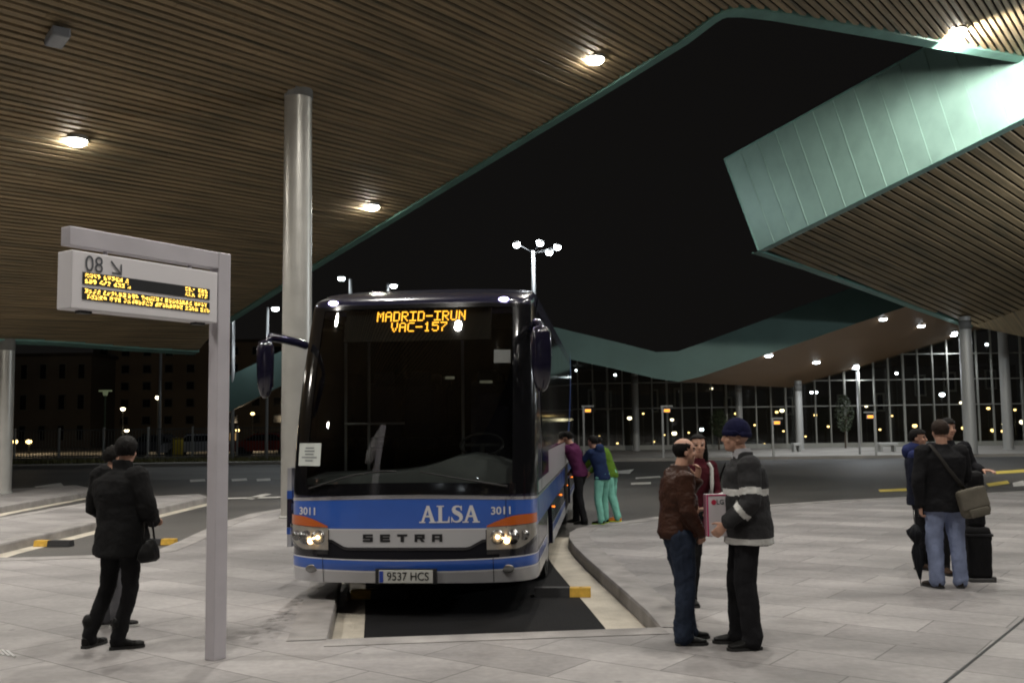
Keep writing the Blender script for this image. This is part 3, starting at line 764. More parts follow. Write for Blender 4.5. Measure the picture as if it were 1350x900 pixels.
    # ---- lettering mapped on the front
    def letters(name, bm, cx, cz, m, off, sx_=1.0, sz_=1.0, par=shell):
        for v in bm.verts: v.co = Pf(cx+v.co.x*sx_, cz+v.co.y*sz_, off)
        return obj(name, bm, m, par)
    # serif bold letters, hand drawn
    def rects(rs):
        bm = bmesh.new()
        for p in rs: bm.faces.new([bm.verts.new((x, y, 0)) for x, y in p])
        return bm
    def R4(x0, y0, x1, y1): return [(x0, y0), (x1, y0), (x1, y1), (x0, y1)]
    lw = white
    def A(x):
        return [[(x+0.01, .0), (x+0.035, .0), (x+.085, .135), (x+.066, .16)], [(x+.066, .16), (x+.094, .16), (x+.150, .0), (x+.108, .0)], R4(x+.040, .044, x+.115, .062),
                R4(x-.012, -.012, x+.052, .001), R4(x+.092, -.012, x+.168, .001)]
    def Lt(x): return [R4(x+.018, 0, x+.056, .15), R4(x, -.012, x+.135, .003), R4(x, .148, x+.076, .16), [(x+.114, .003), (x+.135, .003), (x+.135, .052), (x+.128, .052)]]
    def St(x):
        pts = []
        out = []
        cl = [(.112, .118), (.106, .142), (.082, .152), (.055, .150), (.034, .136), (.031, .112), (.052, .092), (.085, .076), (.108, .056), (.109, .026), (.088, .004), (.058, -.003), (.030, .004), (.014, .032)]
        ws = [.012, .014, .016, .020, .032, .040, .044, .044, .040, .032, .020, .016, .014, .012]
        for i in range(len(cl)-1):
            a, b = Vector(cl[i]), Vector(cl[i+1]); d = (b-a).normalized(); n = Vector((-d.y, d.x))
            out.append([(x+p.x, p.y) for p in (a-n*ws[i]/2-d*.003, b-n*ws[i+1]/2+d*.003, b+n*ws[i+1]/2+d*.003, a+n*ws[i]/2-d*.003)])
        out.append(R4(x+.108, .108, x+.117, .158)); out.append(R4(x+.006, -.010, x+.015, .046)); return out
    rs = A(0)+Lt(.172)+St(.318)+A(.452)
    bm = rects(rs)
    # tiny layer steps avoid coplanar overlaps
    k = 0
    for i, f in enumerate(list(bm.faces)):
        pass
    for v in bm.verts: v.co.x -= 0.305; v.co.y -= 0.075
    i = 0
    for f in bm.faces:
        for v in f.verts: v.co.z = (i % 5)*0.0008
        i += 1
    for v in bm.verts: v.co = Pf(0.435+v.co.x*0.95, 0.845+v.co.y*0.98, 0.008+v.co.z)
    obj('operator_lettering', bm, lw, shell)
    def blk(ch, x):
        w, h, s = .105, .082, .021
        D = {'S': [R4(x, 0, x+w, s), R4(x, h/2-s/2, x+w, h/2+s/2), R4(x, h-s, x+w, h), R4(x, h/2+s/2, x+.03, h-s), R4(x+w-.03, s, x+w, h/2-s/2)],
             'E': [R4(x, 0, x+w, s), R4(x+.03, h/2-s/2, x+w*.95, h/2+s/2), R4(x, h-s, x+w, h), R4(x, s, x+.03, h-s)],
             'T': [R4(x, h-s, x+w, h), R4(x+w/2-.017, 0, x+w/2+.017, h-s)],
             'R': [R4(x, 0, x+.03, h-s), R4(x, h-s, x+w, h), R4(x+w-.03, h/2-s/2, x+w, h-s), R4(x+.03, h/2-s/2, x+w-.03, h/2+s/2), [(x+w-.055, h/2-s/2), (x+w-.022, h/2-s/2), (x+w, 0), (x+w-.034, 0)]],
             'A': [R4(x, 0, x+.03, h-s), R4(x, h-s, x+w, h), R4(x+w-.03, 0, x+w, h-s), R4(x+.03, h*.33, x+w-.03, h*.33+s*.8)]}
        return D[ch]
    rs = []
    for i, ch in enumerate('SETRA'): rs += blk(ch, i*0.178)
    bm = rects(rs)
    for v in bm.verts: v.co.x -= .41; v.co.y -= .041
    letters('maker_lettering', bm, -0.035, 0.612, mat('letter_black', (0.012, 0.012, 0.014), 0.3), 0.016, 0.98, 0.92)
    for x in (-1.03, 0.945):
        letters('fleet_number', text_mesh('3011', 0.105, offset=0.002), x, 0.868, lw, 0.009)
    # number plate
    bm = bmesh.new(); box(bm, (0, 0, 0), (0.54, 0.02, 0.125), bev=0.004); o = obj('number_plate', bm, mat('plate_white', (0.50, 0.50, 0.47), 0.5), t); o.location = (0.0, -0.022, 0.238)
    plate = o
    bm = bmesh.new(); box(bm, (-0.245, -0.0125, 0), (0.04, 0.003, 0.11)); obj('plate_band', bm, mat('plate_blue', (0.02, 0.05, 0.3), 0.5), plate)
    bm = text_mesh('9537 HCS', 0.118, offset=0.0012)
    for v in bm.verts: v.co = Vector((0.022+v.co.x*0.86, -0.0135, v.co.y*0.95))
    obj('plate_lettering', bm, mat('plate_ink', (0.02, 0.02, 0.02), 0.5), plate)
    bm = bmesh.new(); box(bm, (0, 0.012, 0), (0.62, 0.012, 0.15), bev=0.004); obj('plate_holder', bm, rub, plate)
    # ---- headlights
    for sx in (-1, 1):
        xa, xb = 0.80, 1.262
        def X(a): return a*sx
        hb = lambda x: 0.492 + 0.11*max(0, (abs(x)-1.05)/0.21)**2 + 0.0
        ht = lambda x: 0.708 + 0.02*(abs(x)-0.8)/0.46
        x0, x1 = (xa, xb) if sx > 0 else (-xb, -xa)
        bm = bmesh.new(); fpatch(bm, x0, x1, hb, ht, 0.008, 14, 8)
        h = obj('headlight', bm, mat('reflector', (0.72, 0.68, 0.60), 0.32, metal=0.7, bump=0.6, bs=25), t); shade_auto(h, 60)
        bm = bmesh.new(); fpatch(bm, x0, x1, hb, ht, 0.034, 14, 8); shade_auto(obj('headlight_lens', bm, MATS.get('lens_glass') or glass('lens_glass', (0.92, 0.92, 0.92), 0.10), h))
        bm = bmesh.new()
        for x, z, r in ((0.905, 0.615, 0.042), (0.99, 0.575, 0.030)):
            p = Pf(X(x), z, 0.018); ball(bm, p, (r, 0.012, r))
        obj('bulb', bm, glow('headlight_glow', (1.0, 0.66, 0.30), 10.0), h, True)
        bm = bmesh.new()
        for x, z, r in ((0.905, 0.615, 0.072), (1.045, 0.61, 0.072), (1.155, 0.62, 0.05)):
            p = Pf(X(x), z, 0.016); n = 20
            ring_tube(bm, [(p+Vector((0, 0.02, 0)), r, r), (p+Vector((0, -0.012, 0)), r, r), (p+Vector((0, -0.012, 0)), r*0.86, r*0.86), (p+Vector((0, 0.015, 0)), r*0.8, r*0.8)], n, cap=False)
        obj('bezel_ring', bm, mat('bezel', (0.5, 0.5, 0.5), 0.2, metal=0.9), h, True)
        ib = lambda x: 0.713 + 0.02*(abs(x)-0.8)/0.46
        it = lambda x: 0.722 + 0.105*math.sin(PI/2*min(1, max(0, (abs(x)-0.79)/0.36)))
        bm = bmesh.new(); fpatch(bm, x0, x1, ib, it, 0.018, 14, 3); shade_auto(obj('indicator', bm, mat('amber_lens', (0.42, 0.085, 0.006), 0.3, coat=0.5, emit=(1, 0.2, 0.01), es=0.03), t))
        bm = bmesh.new(); fpatch(bm, x0, x1, lambda x: hb(x)-0.045, hb, 0.013, 14, 2); shade_auto(obj('headlight_surround', bm, MATS['grille_black'], t))
        hl = light('headlight_bulb', 'POINT', Pf(X(0.97), 0.60, 0.036), 1.2, (1.0, 0.66, 0.34), 0.03); hl.parent = t
        # fog lamp
        p = Pf(X(0.985 if sx < 0 else 1.0), 0.30, 0.006)
        bm = bmesh.new(); ring_tube(bm, [(p+Vector((0, 0.03, 0)), 0.062, 0.04), (p+Vector((0, -0.012, 0)), 0.062, 0.04), (p+Vector((0, -0.016, 0)), 0.045, 0.03)], 20, side=Vector((1, 0, 0))); obj('fog_lamp', bm, mat('fog_glass', (0.25, 0.25, 0.25), 0.15, metal=0.6), t, True)
    # ---- windscreen
    wb = lambda x: 1.035 + 0.02*(1-(x/HW)**2)
    bm = bmesh.new(); fpatch(bm, -HW, HW, wb, 3.02, -0.004, 40, 22); ws = obj('windscreen', bm, glass('windscreen_glass', (0.62, 0.65, 0.63), 0.10, 0.02), t); shade_auto(ws, 60)
    bm = bmesh.new()
    fpatch(bm, -HW, HW, 1.03, lambda x: 1.125+0.03*(1-(x/HW)**2), 0.004, 40, 2)
    fpatch(bm, -HW, HW, 2.975, 3.02, 0.004, 40, 2)
    for sx in (-1, 1):
        a, b = sorted((sx*1.225, sx*HW)); fpatch(bm, a, b, 1.03, 3.02, 0.003, 6, 20)
    o = obj('windscreen_frame', bm, mat('frit_black', (0.006, 0.006, 0.007), 0.12, coat=0.5), t); shade_auto(o, 50)
    # wipers
    for x0, x1, zz in ((-1.0, -0.10, 1.18), (0.15, 1.0, 1.2)):
        bm = bmesh.new(); pts = []
        for k in range(9):
            s = k/8; x = x0+(x1-x0)*s; pts.append((Pf(x, 1.10+0.17*math.sin(PI*(s*0.55+0.0)) if x0 < 0 else 1.26-0.15*s, 0.03), 0.008, 0.012))
        ring_tube(bm, pts, 6); obj('wiper', bm, rub, t, True)
    # notice on the glass
    bm = bmesh.new(); fpatch(bm, -1.17, -0.905, 1.325, 1.555, 0.006, 4, 1); pa = obj('paper_notice', bm, mat('paper', (0.55, 0.58, 0.55), 0.8), t)
    bm = bmesh.new()
    for k, w_ in enumerate((0.10, 0.12, 0.10, 0.18, 0.09)):
        fpatch(bm, -1.035-w_/2, -1.035+w_/2, 1.50-k*0.032, 1.512-k*0.032, 0.009, 2, 1)
    obj('printed_lines', bm, mat('print_grey', (0.16, 0.17, 0.18), 0.8), pa)
    bm = bmesh.new(); fpatch(bm, 0.86, 1.03, 2.36, 2.50, 0.004, 3, 1); obj('road_tax_sticker', bm, mat('sticker_grey', (0.09, 0.095, 0.09), 0.6), t)
    # ---- destination display
    def disp(x, z): return Vector((x, ys(z)+0.09+0.0, z))
    bm = bmesh.new()
    q = [(-0.78, 2.62), (0.80, 2.62), (0.80, 2.97), (-0.78, 2.97)]
    a = [bm.verts.new(disp(x, z)+Vector((0, 0.01, 0))) for x, z in q]; b = [bm.verts.new(disp(x, z)+Vector((0, 0.1, 0))) for x, z in q]
    bm.faces.new(a); bm.faces.new(b[::-1])
    for i in range(4): bm.faces.new((a[i], a[(i+1) % 4], b[(i+1) % 4], b[i]))
    dsp = obj('destination_display', bm, M_BACK, t)
    bm = bmesh.new()
    def led(txt, cx, cz, px, pz):
        n = len(txt)*6-1; x = cx - n*px/2
        for ch in txt:
            rows = FONT[ch].split()
            for r_, row in enumerate(rows):
                for c_, v in enumerate(row):
                    if v == '1':
                        X_ = x+(c_+.5)*px; Z_ = cz+(3-r_)*pz
                        bm.faces.new([bm.verts.new(disp(X_+dx*px*.44, Z_+dz*pz*.44)) for dx, dz in ((-1, -1), (1, -1), (1, 1), (-1, 1))])
            x += 6*px
    led('MADRID-IRUN', 0.045, 2.893, 0.0148, 0.0160); led('VAC-157', 0.03, 2.772, 0.0148, 0.0150)
    obj('led_text', bm, M_AMBER, dsp)
    # ---- interior
    ing = mat('interior_grey', (0.22, 0.23, 0.23), 0.6, var=0.1)
    bm = bmesh.new(); pts = []
    for k in range(13):
        s = k/12; x = -1.15+2.3*s; h = 1.18 + (0.16*math.exp(-((x-0.55)/0.42)**2)) + 0.06*(s)
        pts.append((x, h))
    a = [bm.verts.new((x, ys(1.2)+0.22+0.12*x*x, h)) for x, h in pts]; b = [bm.verts.new((x, 1.15, h+0.04)) for x, h in pts]; c = [bm.verts.new((x, ys(1.2)+0.20+0.12*x*x, 0.9)) for x, h in pts]; d = [bm.verts.new((x, 1.15, 0.8)) for x, h in pts]
    for k in range(12): bm.faces.new((a[k], a[k+1], b[k+1], b[k])); bm.faces.new((a[k], a[k+1], c[k+1], c[k])); bm.faces.new((b[k], b[k+1], d[k+1], d[k]))
    obj('dashboard', bm, ing, t, True)
    bm = bmesh.new(); cw = Vector((0.62, 1.18, 1.50)); n = 28; ring = []
    ring_tube(bm, [(cw+Vector((0.24*math.cos(2*PI*k/n), 0.20*math.sin(2*PI*k/n)*0.75, 0.24*math.sin(2*PI*k/n)*0.5)), 0.016, 0.016) for k in range(n+1)], 6, side=Vector((0, 0, 1)))
    cyl(bm, cw, cw+Vector((0, 0.02, -0.5)), 0.03); box(bm, cw, (0.4, 0.05, 0.03)); obj('steering_wheel', bm, rub, t)
    def seat(x, y, z, m):
        bm = bmesh.new(); box(bm, (x, y, z), (0.48, 0.45, 0.14), bev=0.04); box(bm, (x, y+0.25, z+0.42), (0.46, 0.13, 0.75), bev=0.05); box(bm, (x, y+0.25, z+0.85), (0.28, 0.10, 0.2), bev=0.04); obj('seat', bm, m, t)
    sm = mat('seat_fabric', (0.05, 0.05, 0.07), 0.85)
    seat(0.62, 1.75, 1.15, sm)
    for r_ in range(3):
        for x in (-0.95, -0.45, 0.45, 0.95): seat(x, 3.0+r_*0.85, 1.5, sm)
    bm = bmesh.new(); fl_ = [(-1.2, 0.5, 1.02), (1.2, 0.5, 1.02), (1.2, 6, 1.02), (-1.2, 6, 1.02)]
    box(bm, (0, 3.4, 1.0), (2.4, 5.2, 0.04)); box(bm, (0, 6.0, 2.1), (2.3, 0.05, 2.3)); box(bm, (-0.05, 1.9, 2.97), (2.2, 1.8, 0.05)); obj('cabin_lining', bm, mat('lining', (0.03, 0.03, 0.033), 0.8), t)
    bm = bmesh.new()
    for x in (-1.0, -0.72, 0.38, 1.02): cyl(bm, (x, 1.35+abs(x)*0.1, 1.05), (x, 1.35+abs(x)*0.1, 2.95), 0.018, seg=8)
    cyl(bm, (-1.0, 1.4, 1.75), (-0.3, 1.4, 1.75), 0.014, seg=8); obj('grab_rail', bm, mat('rail_metal', (0.35, 0.35, 0.35), 0.3, metal=0.7), t)
    bm = bmesh.new(); fpatch(bm, 0.72, 0.86, 2.15, 2.18, -0.12, 2, 1); fpatch(bm, 0.34, 0.44, 2.20, 2.23, -0.15, 2, 1)
    obj('visor_clip', bm, mat('clip_pale', (0.4, 0.38, 0.3), 0.6), t)
    # ---- roof marker lights
    for sx, z in ((-1, 3.06), (1, 3.06)):
        bm = bmesh.new(); ball(bm, Pf(sx*0.93, z, 0.012), (0.055, 0.03, 0.024)); obj('marker_light', bm, glow('marker_glow', (0.62, 0.55, 1.0), 14.0), t, True)
    # ---- mirrors
    def mirror(sx):
        bm = bmesh.new()
        if sx < 0:
            pts = [Vector((-1.22, 0.62, 2.60)), Vector((-1.27, 0.48, 2.62)), Vector((-1.36, 0.28, 2.64)), Vector((-1.44, 0.10, 2.65)), Vector((-1.475, 0.06, 2.53))]
        else:
            pts = [Pf(1.22, 2.72, 0.0), Pf(1.22, 2.72, 0.0)+Vector((0.03, -0.10, 0.05)), Vector((1.29, 0.42, 2.78)), Vector((1.35, 0.34, 2.74)), Vector((1.35, 0.32, 2.64))]
        P_ = []
        for i in range(len(pts)-1):
            for k in range(4): P_.append(pts[i].lerp(pts[i+1], k/4))
        P_.append(pts[-1])
        ring_tube(bm, [(p, 0.036, 0.046) for p in P_], 10); arm = obj('mirror_arm', bm, navy, t, True)
        bm = bmesh.new(); c0 = pts[-1]; hh = 0.50 if sx < 0 else 0.58; w_ = 0.085 if sx < 0 else 0.105
        prof = [(0.0, 0.35), (0.03, 0.75), (0.12, 1.0), (0.3, 1.05), (0.6, 1.0), (0.82, 0.85), (0.95, 0.55), (1.0, 0.2)]
        ring_tube(bm, [(c0+Vector((0, 0, 0.09-p*(hh+0.1))), w_*w2, 0.075*w2) for p, w2 in prof], 20, side=Vector((1, 0.25, 0))); h = obj('mirror_housing', bm, mat('mirror_navy', (0.009, 0.008, 0.02), 0.18, coat=0.9), t, True)
        bm = bmesh.new(); box(bm, c0+Vector((0, 0.072, -hh*0.45)), (w_*1.5, 0.01, hh*0.7), bev=0.003); obj('mirror_glass', bm, mat('mirror_silver', (0.7, 0.7, 0.7), 0.03, metal=1), h)
    mirror(-1); mirror(1)
    # ---- sides: glass band, swoosh, skirts, door seams
    sg = mat('side_glass', (0.010, 0.011, 0.013), 0.06, coat=0.5)
    for sx in (-1, 1):
        ys_ = [1.35, 2.55, 4.2, 5.85, 7.5, 9.15, 10.8, 12.3]
        for i, (a, b) in enumerate(zip(ys_, ys_[1:])):
            bm = bmesh.new(); side(bm, sx, a+0.01, b-0.01, 1.42 if i else 1.15, 3.0, 0.006, 1, 8); shade_auto(obj('side_window', bm, sg, t))
        bm = bmesh.new(); side(bm, sx, None, LEN-0.02, 1.0, 1.13, 0.004, 1, 2); side(bm, sx, 2.6, LEN-0.02, 1.13, 1.40, 0.004, 1, 2); obj('silver_waist', bm, silver, t)
        # luggage flap seams
        for i, y in enumerate((3.7, 5.1, 6.5, 7.9)):
            bm = bmesh.new(); side(bm, sx, y, y+0.012, 0.18, 0.97, 0.009, 1, 4); obj('flap_seam', bm, black, t)
        # tail swoosh
        bm = bmesh.new()
        for k in range(10):
            s0, s1 = k/10, (k+1)/10
            def c_(s): return (8.6+3.9*s, 1.2+1.9*s**1.4)
            (ya, za), (yb, zb_) = c_(s0), c_(s1)
            vs_ = [(ya, za, 0.010), (yb, zb_, 0.010), (yb, zb_+0.28, 0.010), (ya, za+0.28, 0.010)]
            bm.faces.new([bm.verts.new((sx*(hw(z)+o_), y, z)) for y, z, o_ in vs_])
        obj('tail_swoosh', bm, blue, t)
        # side markers
        for y in (3.6, 5.8, 8.2, 11.0):
            bm = bmesh.new(); ball(bm, (sx*(HW+0.012), y, 0.62), (0.012, 0.03, 0.014)); obj('side_marker', bm, glow('side_marker_glow', (1.0, 0.22, 0.02), 2.5), t, True)
        # silver corner pillar strip
        bm = bmesh.new(); side(bm, sx, 1.10, 1.16, 1.0, 1.6, 0.010, 1, 6); obj('corner_strip', bm, MATS['bus_chrome'], t)
        for wy in AX:
            bm = bmesh.new(); cx = sx*(HW-0.18)
            prof = [(0.10, 0.30), (0.14, 0.40), (0.13, 0.475), (0.08, 0.50), (-0.08, 0.50), (-0.13, 0.475), (-0.14, 0.40), (-0.10, 0.30)]
            ring_tube(bm, [(Vector((cx+sx*a, wy, 0.317)), r_, r_) for a, r_ in prof], 36, side=Vector((0, 0, 1)))
            w = obj('wheel', bm, mat('tyre', (0.015, 0.015, 0.015), 0.75, bump=0.3, bs=50), t, True); shade_auto(w)
            bm = bmesh.new(); ring_tube(bm, [(Vector((cx+sx*a, wy, 0.317)), r_, r_) for a, r_ in ((0.142, 0.30), (0.05, 0.27), (0.04, 0.14), (0.12, 0.12), (0.125, 0.05))], 30, side=Vector((0, 0, 1)))
            for k in range(10):
                a = 2*PI*k/10; cyl(bm, (cx+sx*0.04, wy+0.2*math.cos(a), 0.317+0.2*math.sin(a)), (cx+sx*0.07, wy+0.2*math.cos(a), 0.317+0.2*math.sin(a)), 0.016, seg=6)
            obj('rim', bm, mat('rim_alloy', (0.45, 0.45, 0.45), 0.35, metal=0.8), w)
    # plug door swung out on the kerb side, carrying the livery bands
    dx0 = -HW-0.34
    def dbox(z0, z1, w_=0.05, y0=1.30, y1=2.1):
        bm = bmesh.new(); box(bm, (dx0, (y0+y1)/2, (z0+z1)/2), (w_, y1-y0, z1-z0)); return bm
    flap = obj('open_door_panel', dbox(0.37, 1.26), silver, t)
    obj('door_blue_band', dbox(0.91, 1.0, 0.056, 1.297, 2.103), blue, flap); obj('door_blue_band', dbox(0.51, 0.585, 0.056, 1.297, 2.103), blue, flap)
    obj('door_dark_band', dbox(0.588, 0.907, 0.055, 1.297, 2.103), navy, flap)
    bm = bmesh.new(); cyl(bm, (dx0, 1.5, 0.85), (-HW+0.02, 1.9, 0.85), 0.02, seg=8); cyl(bm, (dx0, 1.5, 1.2), (-HW+0.02, 1.9, 1.2), 0.02, seg=8); obj('door_arm', bm, rub, flap)
    bm = bmesh.new(); side(bm, 1, 7.36, 8.64, 0.25, 1.0, 0.012, 1, 4); obj('luggage_hold_opening', bm, M_BACK, t)  # flat near-black sheet stands in for the unlit hold
    return t
make_bus()

# ================================================================== PEOPLE
WS = bpy.data.scenes.new('workshop')   # scratch scene used only while meshing, removed below
def remeshed(bm, name, voxel, mats_, parent, matfn=None, fold=0.0, ff=9.0, smooth_it=2, seed=0.0, zs=0.45):
    me = bpy.data.meshes.new('tmp'); bm.to_mesh(me); bm.free()
    o = bpy.data.objects.new('tmp', me); WS.collection.objects.link(o)
    md = o.modifiers.new('r', 'REMESH'); md.mode = 'VOXEL'; md.voxel_size = voxel; md.use_smooth_shade = True
    if smooth_it: m2 = o.modifiers.new('s', 'SMOOTH'); m2.iterations = smooth_it; m2.factor = 0.5
    WS.view_layers[0].update(); dg = WS.view_layers[0].depsgraph; out = bpy.data.meshes.new_from_object(o.evaluated_get(dg))
    bpy.data.objects.remove(o); bpy.data.meshes.remove(me)
    if fold:
        NN = [v.normal.copy() for v in out.vertices]
        for v, n in zip(out.vertices, NN):
            c = v.co
            q = Vector((c.x*ff, c.y*ff, c.z*ff*zs+seed))
            a = mnoise.noise(q) + 0.6*abs(mnoise.noise(q*2.1+Vector((3, 1, seed)))) - 0.2
            v.co = c + n*(a*fold)
    out.name = name
    for m in mats_: out.materials.append(m)
    for p in out.polygons:
        p.use_smooth = True
        if matfn: p.material_index = matfn(p.center, p.normal)
    r = bpy.data.objects.new(name, out); C.objects.link(r)
    if parent: r.parent = parent
    return r
def V(*a): return Vector(a)
def limb(bm, pts, seg=14, side=None):
    """pts: (Vector, r) or (Vector, a, b); resampled smoothly, rounded ends"""
    P_ = []
    for i in range(len(pts)-1):
        p, q = pts[i], pts[i+1]
        for k in range(4):
            s = k/4; e = s
            P_.append((Vector(p[0]).lerp(Vector(q[0]), e), p[1]+(q[1]-p[1])*e, (p[2] if len(p) > 2 else p[1])*(1-e)+(q[2] if len(q) > 2 else q[1])*e))
    q = pts[-1]; P_.append((Vector(q[0]), q[1], q[2] if len(q) > 2 else q[1]))
    d0 = (P_[1][0]-P_[0][0]).normalized(); d1 = (P_[-1][0]-P_[-2][0]).normalized()
    a = P_[0]; b = P_[-1]
    pre = [(a[0]-d0*a[1]*0.75, a[1]*0.45, a[2]*0.45), (a[0]-d0*a[1]*0.45, a[1]*0.8, a[2]*0.8)]
    post = [(b[0]+d1*b[1]*0.45, b[1]*0.8, b[2]*0.8), (b[0]+d1*b[1]*0.75, b[1]*0.45, b[2]*0.45)]
    ring_tube(bm, pre+P_+post, seg, side=side or Vector((1, 0, 0)))
SKIN = mat('skin', (0.48, 0.27, 0.19), 0.5, var=0.08, vs=20); SKIN_D = mat('skin_mouth', (0.30, 0.13, 0.09), 0.55); EYE_D = mat('eye_dark', (0.03, 0.02, 0.018), 0.25)  # second tone draws the mouth line
def hand(bm, wr, d, n, curl=0.5, s=1.0, side_=1):
    """five fingers: d = finger direction, n = palm normal (curl towards n)"""
    d = d.normalized(); n = (n - d*n.dot(d)).normalized(); w = d.cross(n)*side_
    limb(bm, [(wr-d*0.02, 0.024*s, 0.028*s), (wr+d*0.03*s, 0.016*s, 0.036*s), (wr+d*0.085*s, 0.014*s, 0.042*s)], 12, side=n)
    for k, (o_, L_) in enumerate(((0.030, 0.068), (0.010, 0.078), (-0.010, 0.072), (-0.029, 0.056))):
        p = wr + d*0.085*s + w*o_*s; dd = d.copy(); pts = [(p-d*0.02, 0.0095*s)]
        pts.append((p.copy(), 0.0095*s))
        for j in range(3):
            a = curl*(0.7+0.25*j); dd = (Matrix.Rotation(a, 3, d.cross(n)) @ dd); p = p + dd*(L_*(0.45, 0.31, 0.24)[j])*s; pts.append((p.copy(), (0.009, 0.0085, 0.0075)[j]*s))
        limb(bm, pts, 8)
    p = wr + d*0.025*s + w*0.028*s; t_ = (d*0.6 + w*0.75 + n*0.35).normalized(); pts = [(p, 0.012*s)]
    for j in range(3): p = p + t_*0.026*s; pts.append((p.copy(), (0.0115, 0.010, 0.0085)[j]*s)); t_ = (t_ + d*0.35*curl + n*0.45*curl - w*0.1).normalized()
    limb(bm, pts, 8)

def person(label, loc, rz, H=1.75, pose=None, top=None, legs=None, shoe=None, hair=None, voxel=0.009, lean=0.0, head_yaw=0.0, head_pitch=0.0, bulk=1.0, belly=0.0, seed=0.0, feet_z=0.0, group=None, collar=None):
    s = H/1.75
    J = dict(pelvis=V(0, 0, .95), chest=V(0, -.005, 1.27), neck=V(0, -.015, 1.47), head=V(0, .015, 1.63),
             shl=V(-.185, -.01, 1.425), shr=V(.185, -.01, 1.425), ell=V(-.225, -.03, 1.14), elr=V(.225, -.03, 1.14), wrl=V(-.225, .05, .90), wrr=V(.225, .05, .90),
             hil=V(-.09, 0, .93), hir=V(.09, 0, .93), knl=V(-.10, .02, .50), knr=V(.10, .02, .50), anl=V(-.105, -.02, .085), anr=V(.105, -.02, .085),
             tol=V(-.12, .12, .0), tor=V(.12, .12, .0))   # to* : toe offset from the ankle is used
    if lean:
        M_ = Matrix.Rotation(-lean, 3, 'X')
        for k in ('chest', 'neck', 'head', 'shl', 'shr', 'ell', 'elr', 'wrl', 'wrr'): J[k] = J['pelvis'] + M_ @ (J[k]-J['pelvis'])
    pose = pose or {}
    for k, v in pose.items():
        if k in J: J[k] = Vector(v)
    t = thing('person', label, 'person', (loc[0], loc[1], feet_z), rz, group)
    SC = Matrix.Scale(s, 4)
    def done(o): o.data.transform(SC); return o
    up_ = (J['neck']-J['pelvis']).normalized(); rgt = (J['shr']-J['shl']).normalized(); fwd = up_.cross(rgt).normalized()
    # ---------------- body
    bb = min(1.0, bulk)*.93
    bm = bmesh.new()
    def torso_pts(f):  # f: list of (t, a, b, dy)
        out = []
        for tt, a, b, dyy in f:
            if tt <= 0.6: c = J['pelvis'].lerp(J['chest'], tt/0.6)
            else: c = J['chest'].lerp(J['neck'], (tt-0.6)/0.4)
            out.append((c + fwd*dyy, a, b))
        return out
    ring_tube(bm, torso_pts([(-0.14, .13*bb, .10*bb, 0), (0, .160*bb, .110*bb, 0), (.3, .135*bb, .095*bb, 0), (.6, .155*bb, .108*bb, 0), (.82, .160*bb, .098*bb, 0), (.93, .10*bb, .075*bb, 0), (1.0, .062, .062, 0)]), 20, side=rgt)
    for q in ('l', 'r'):
        limb(bm, [(J['sh'+q], .055), (J['el'+q], .042), (J['wr'+q], .029)])
        limb(bm, [(J['hi'+q], .09), (J['kn'+q], .058), (J['an'+q], .040)])
        limb(bm, [(J['an'+q], .04), (J['an'+q]+V(0, .02, -.04), .035)])
        hd = pose.get('hand'+q, {})
        d_ = Vector(hd.get('d', (J['wr'+q]-J['el'+q]))); n_ = Vector(hd.get('n', (V(1, 0, 0) if q == 'l' else V(-1, 0, 0))))
        hand(bm, J['wr'+q]+d_.normalized()*0.015, d_, n_, hd.get('curl', 0.4), 1.0, 1 if q == 'r' else -1)
    HM = Matrix.Translation(J['head']) @ Matrix.Rotation(-lean*0.6 + -head_pitch, 4, 'X') @ Matrix.Rotation(head_yaw, 4, 'Z')
    h0 = J['head']
    limb(bm, [(J['neck']-up_*0.03, .06), (HM @ V(0, -.02, -.06), .055)])
    def hb(c, r): ball(bm, (0, 0, 0), r, 16, HM @ Matrix.Translation(c))
    def hball(c, r, seg=14):
        g = bmesh.ops.create_uvsphere(bm, u_segments=seg, v_segments=10, radius=1)
        bmesh.ops.transform(bm, matrix=HM @ Matrix.Translation(c) @ Matrix.Diagonal((*r, 1)), verts=g['verts'])
    hball(V(0, -.008, .035), (.076, .096, .088), 24); hball(V(0, .022, -.02), (.062, .066, .088), 20); hball(V(0, .050, -.078), (.034, .034, .030)); hball(V(0, .045, -.045), (.046, .045, .04))
    for x in (-1, 1):
        hball(V(x*.074, -.012, -.005), (.010, .020, .030)); hball(V(x*.028, .080, .030), (.026, .010, .008)); hball(V(x*.040, .062, -.018), (.022, .022, .022))
    ring_tube(bm, [(HM @ V(0, .084, .02), .009, .009), (HM @ V(0, .100, -.006), .012, .011), (HM @ V(0, .106, -.02), .015, .012), (HM @ V(0, .088, -.032), .014, .008)], 10, side=Vector((1, 0, 0)))
    hball(V(0, .083, -.052), (.022, .010, .006)); hball(V(0, .081, -.062), (.019, .010, .006))
    HMi = HM.inverted()
    def skinfn(c, n):
        q = HMi @ c
        if q.length < 0.2:
            if q.y > 0.05:
                for x in (-1, 1):
                    if abs(q.x-x*.030) < .014 and abs(q.z-.014) < .006: return 2
                    if abs(q.x-x*.031) < .021 and abs(q.z-.036) < .005: return 2
                if abs(q.x) < .022 and abs(q.z+.057) < .004: return 1
        return 0
    body = done(remeshed(bm, 'body', min(voxel, 0.008) if voxel < 0.011 else voxel, [SKIN, SKIN_D, EYE_D], t, skinfn, smooth_it=1))
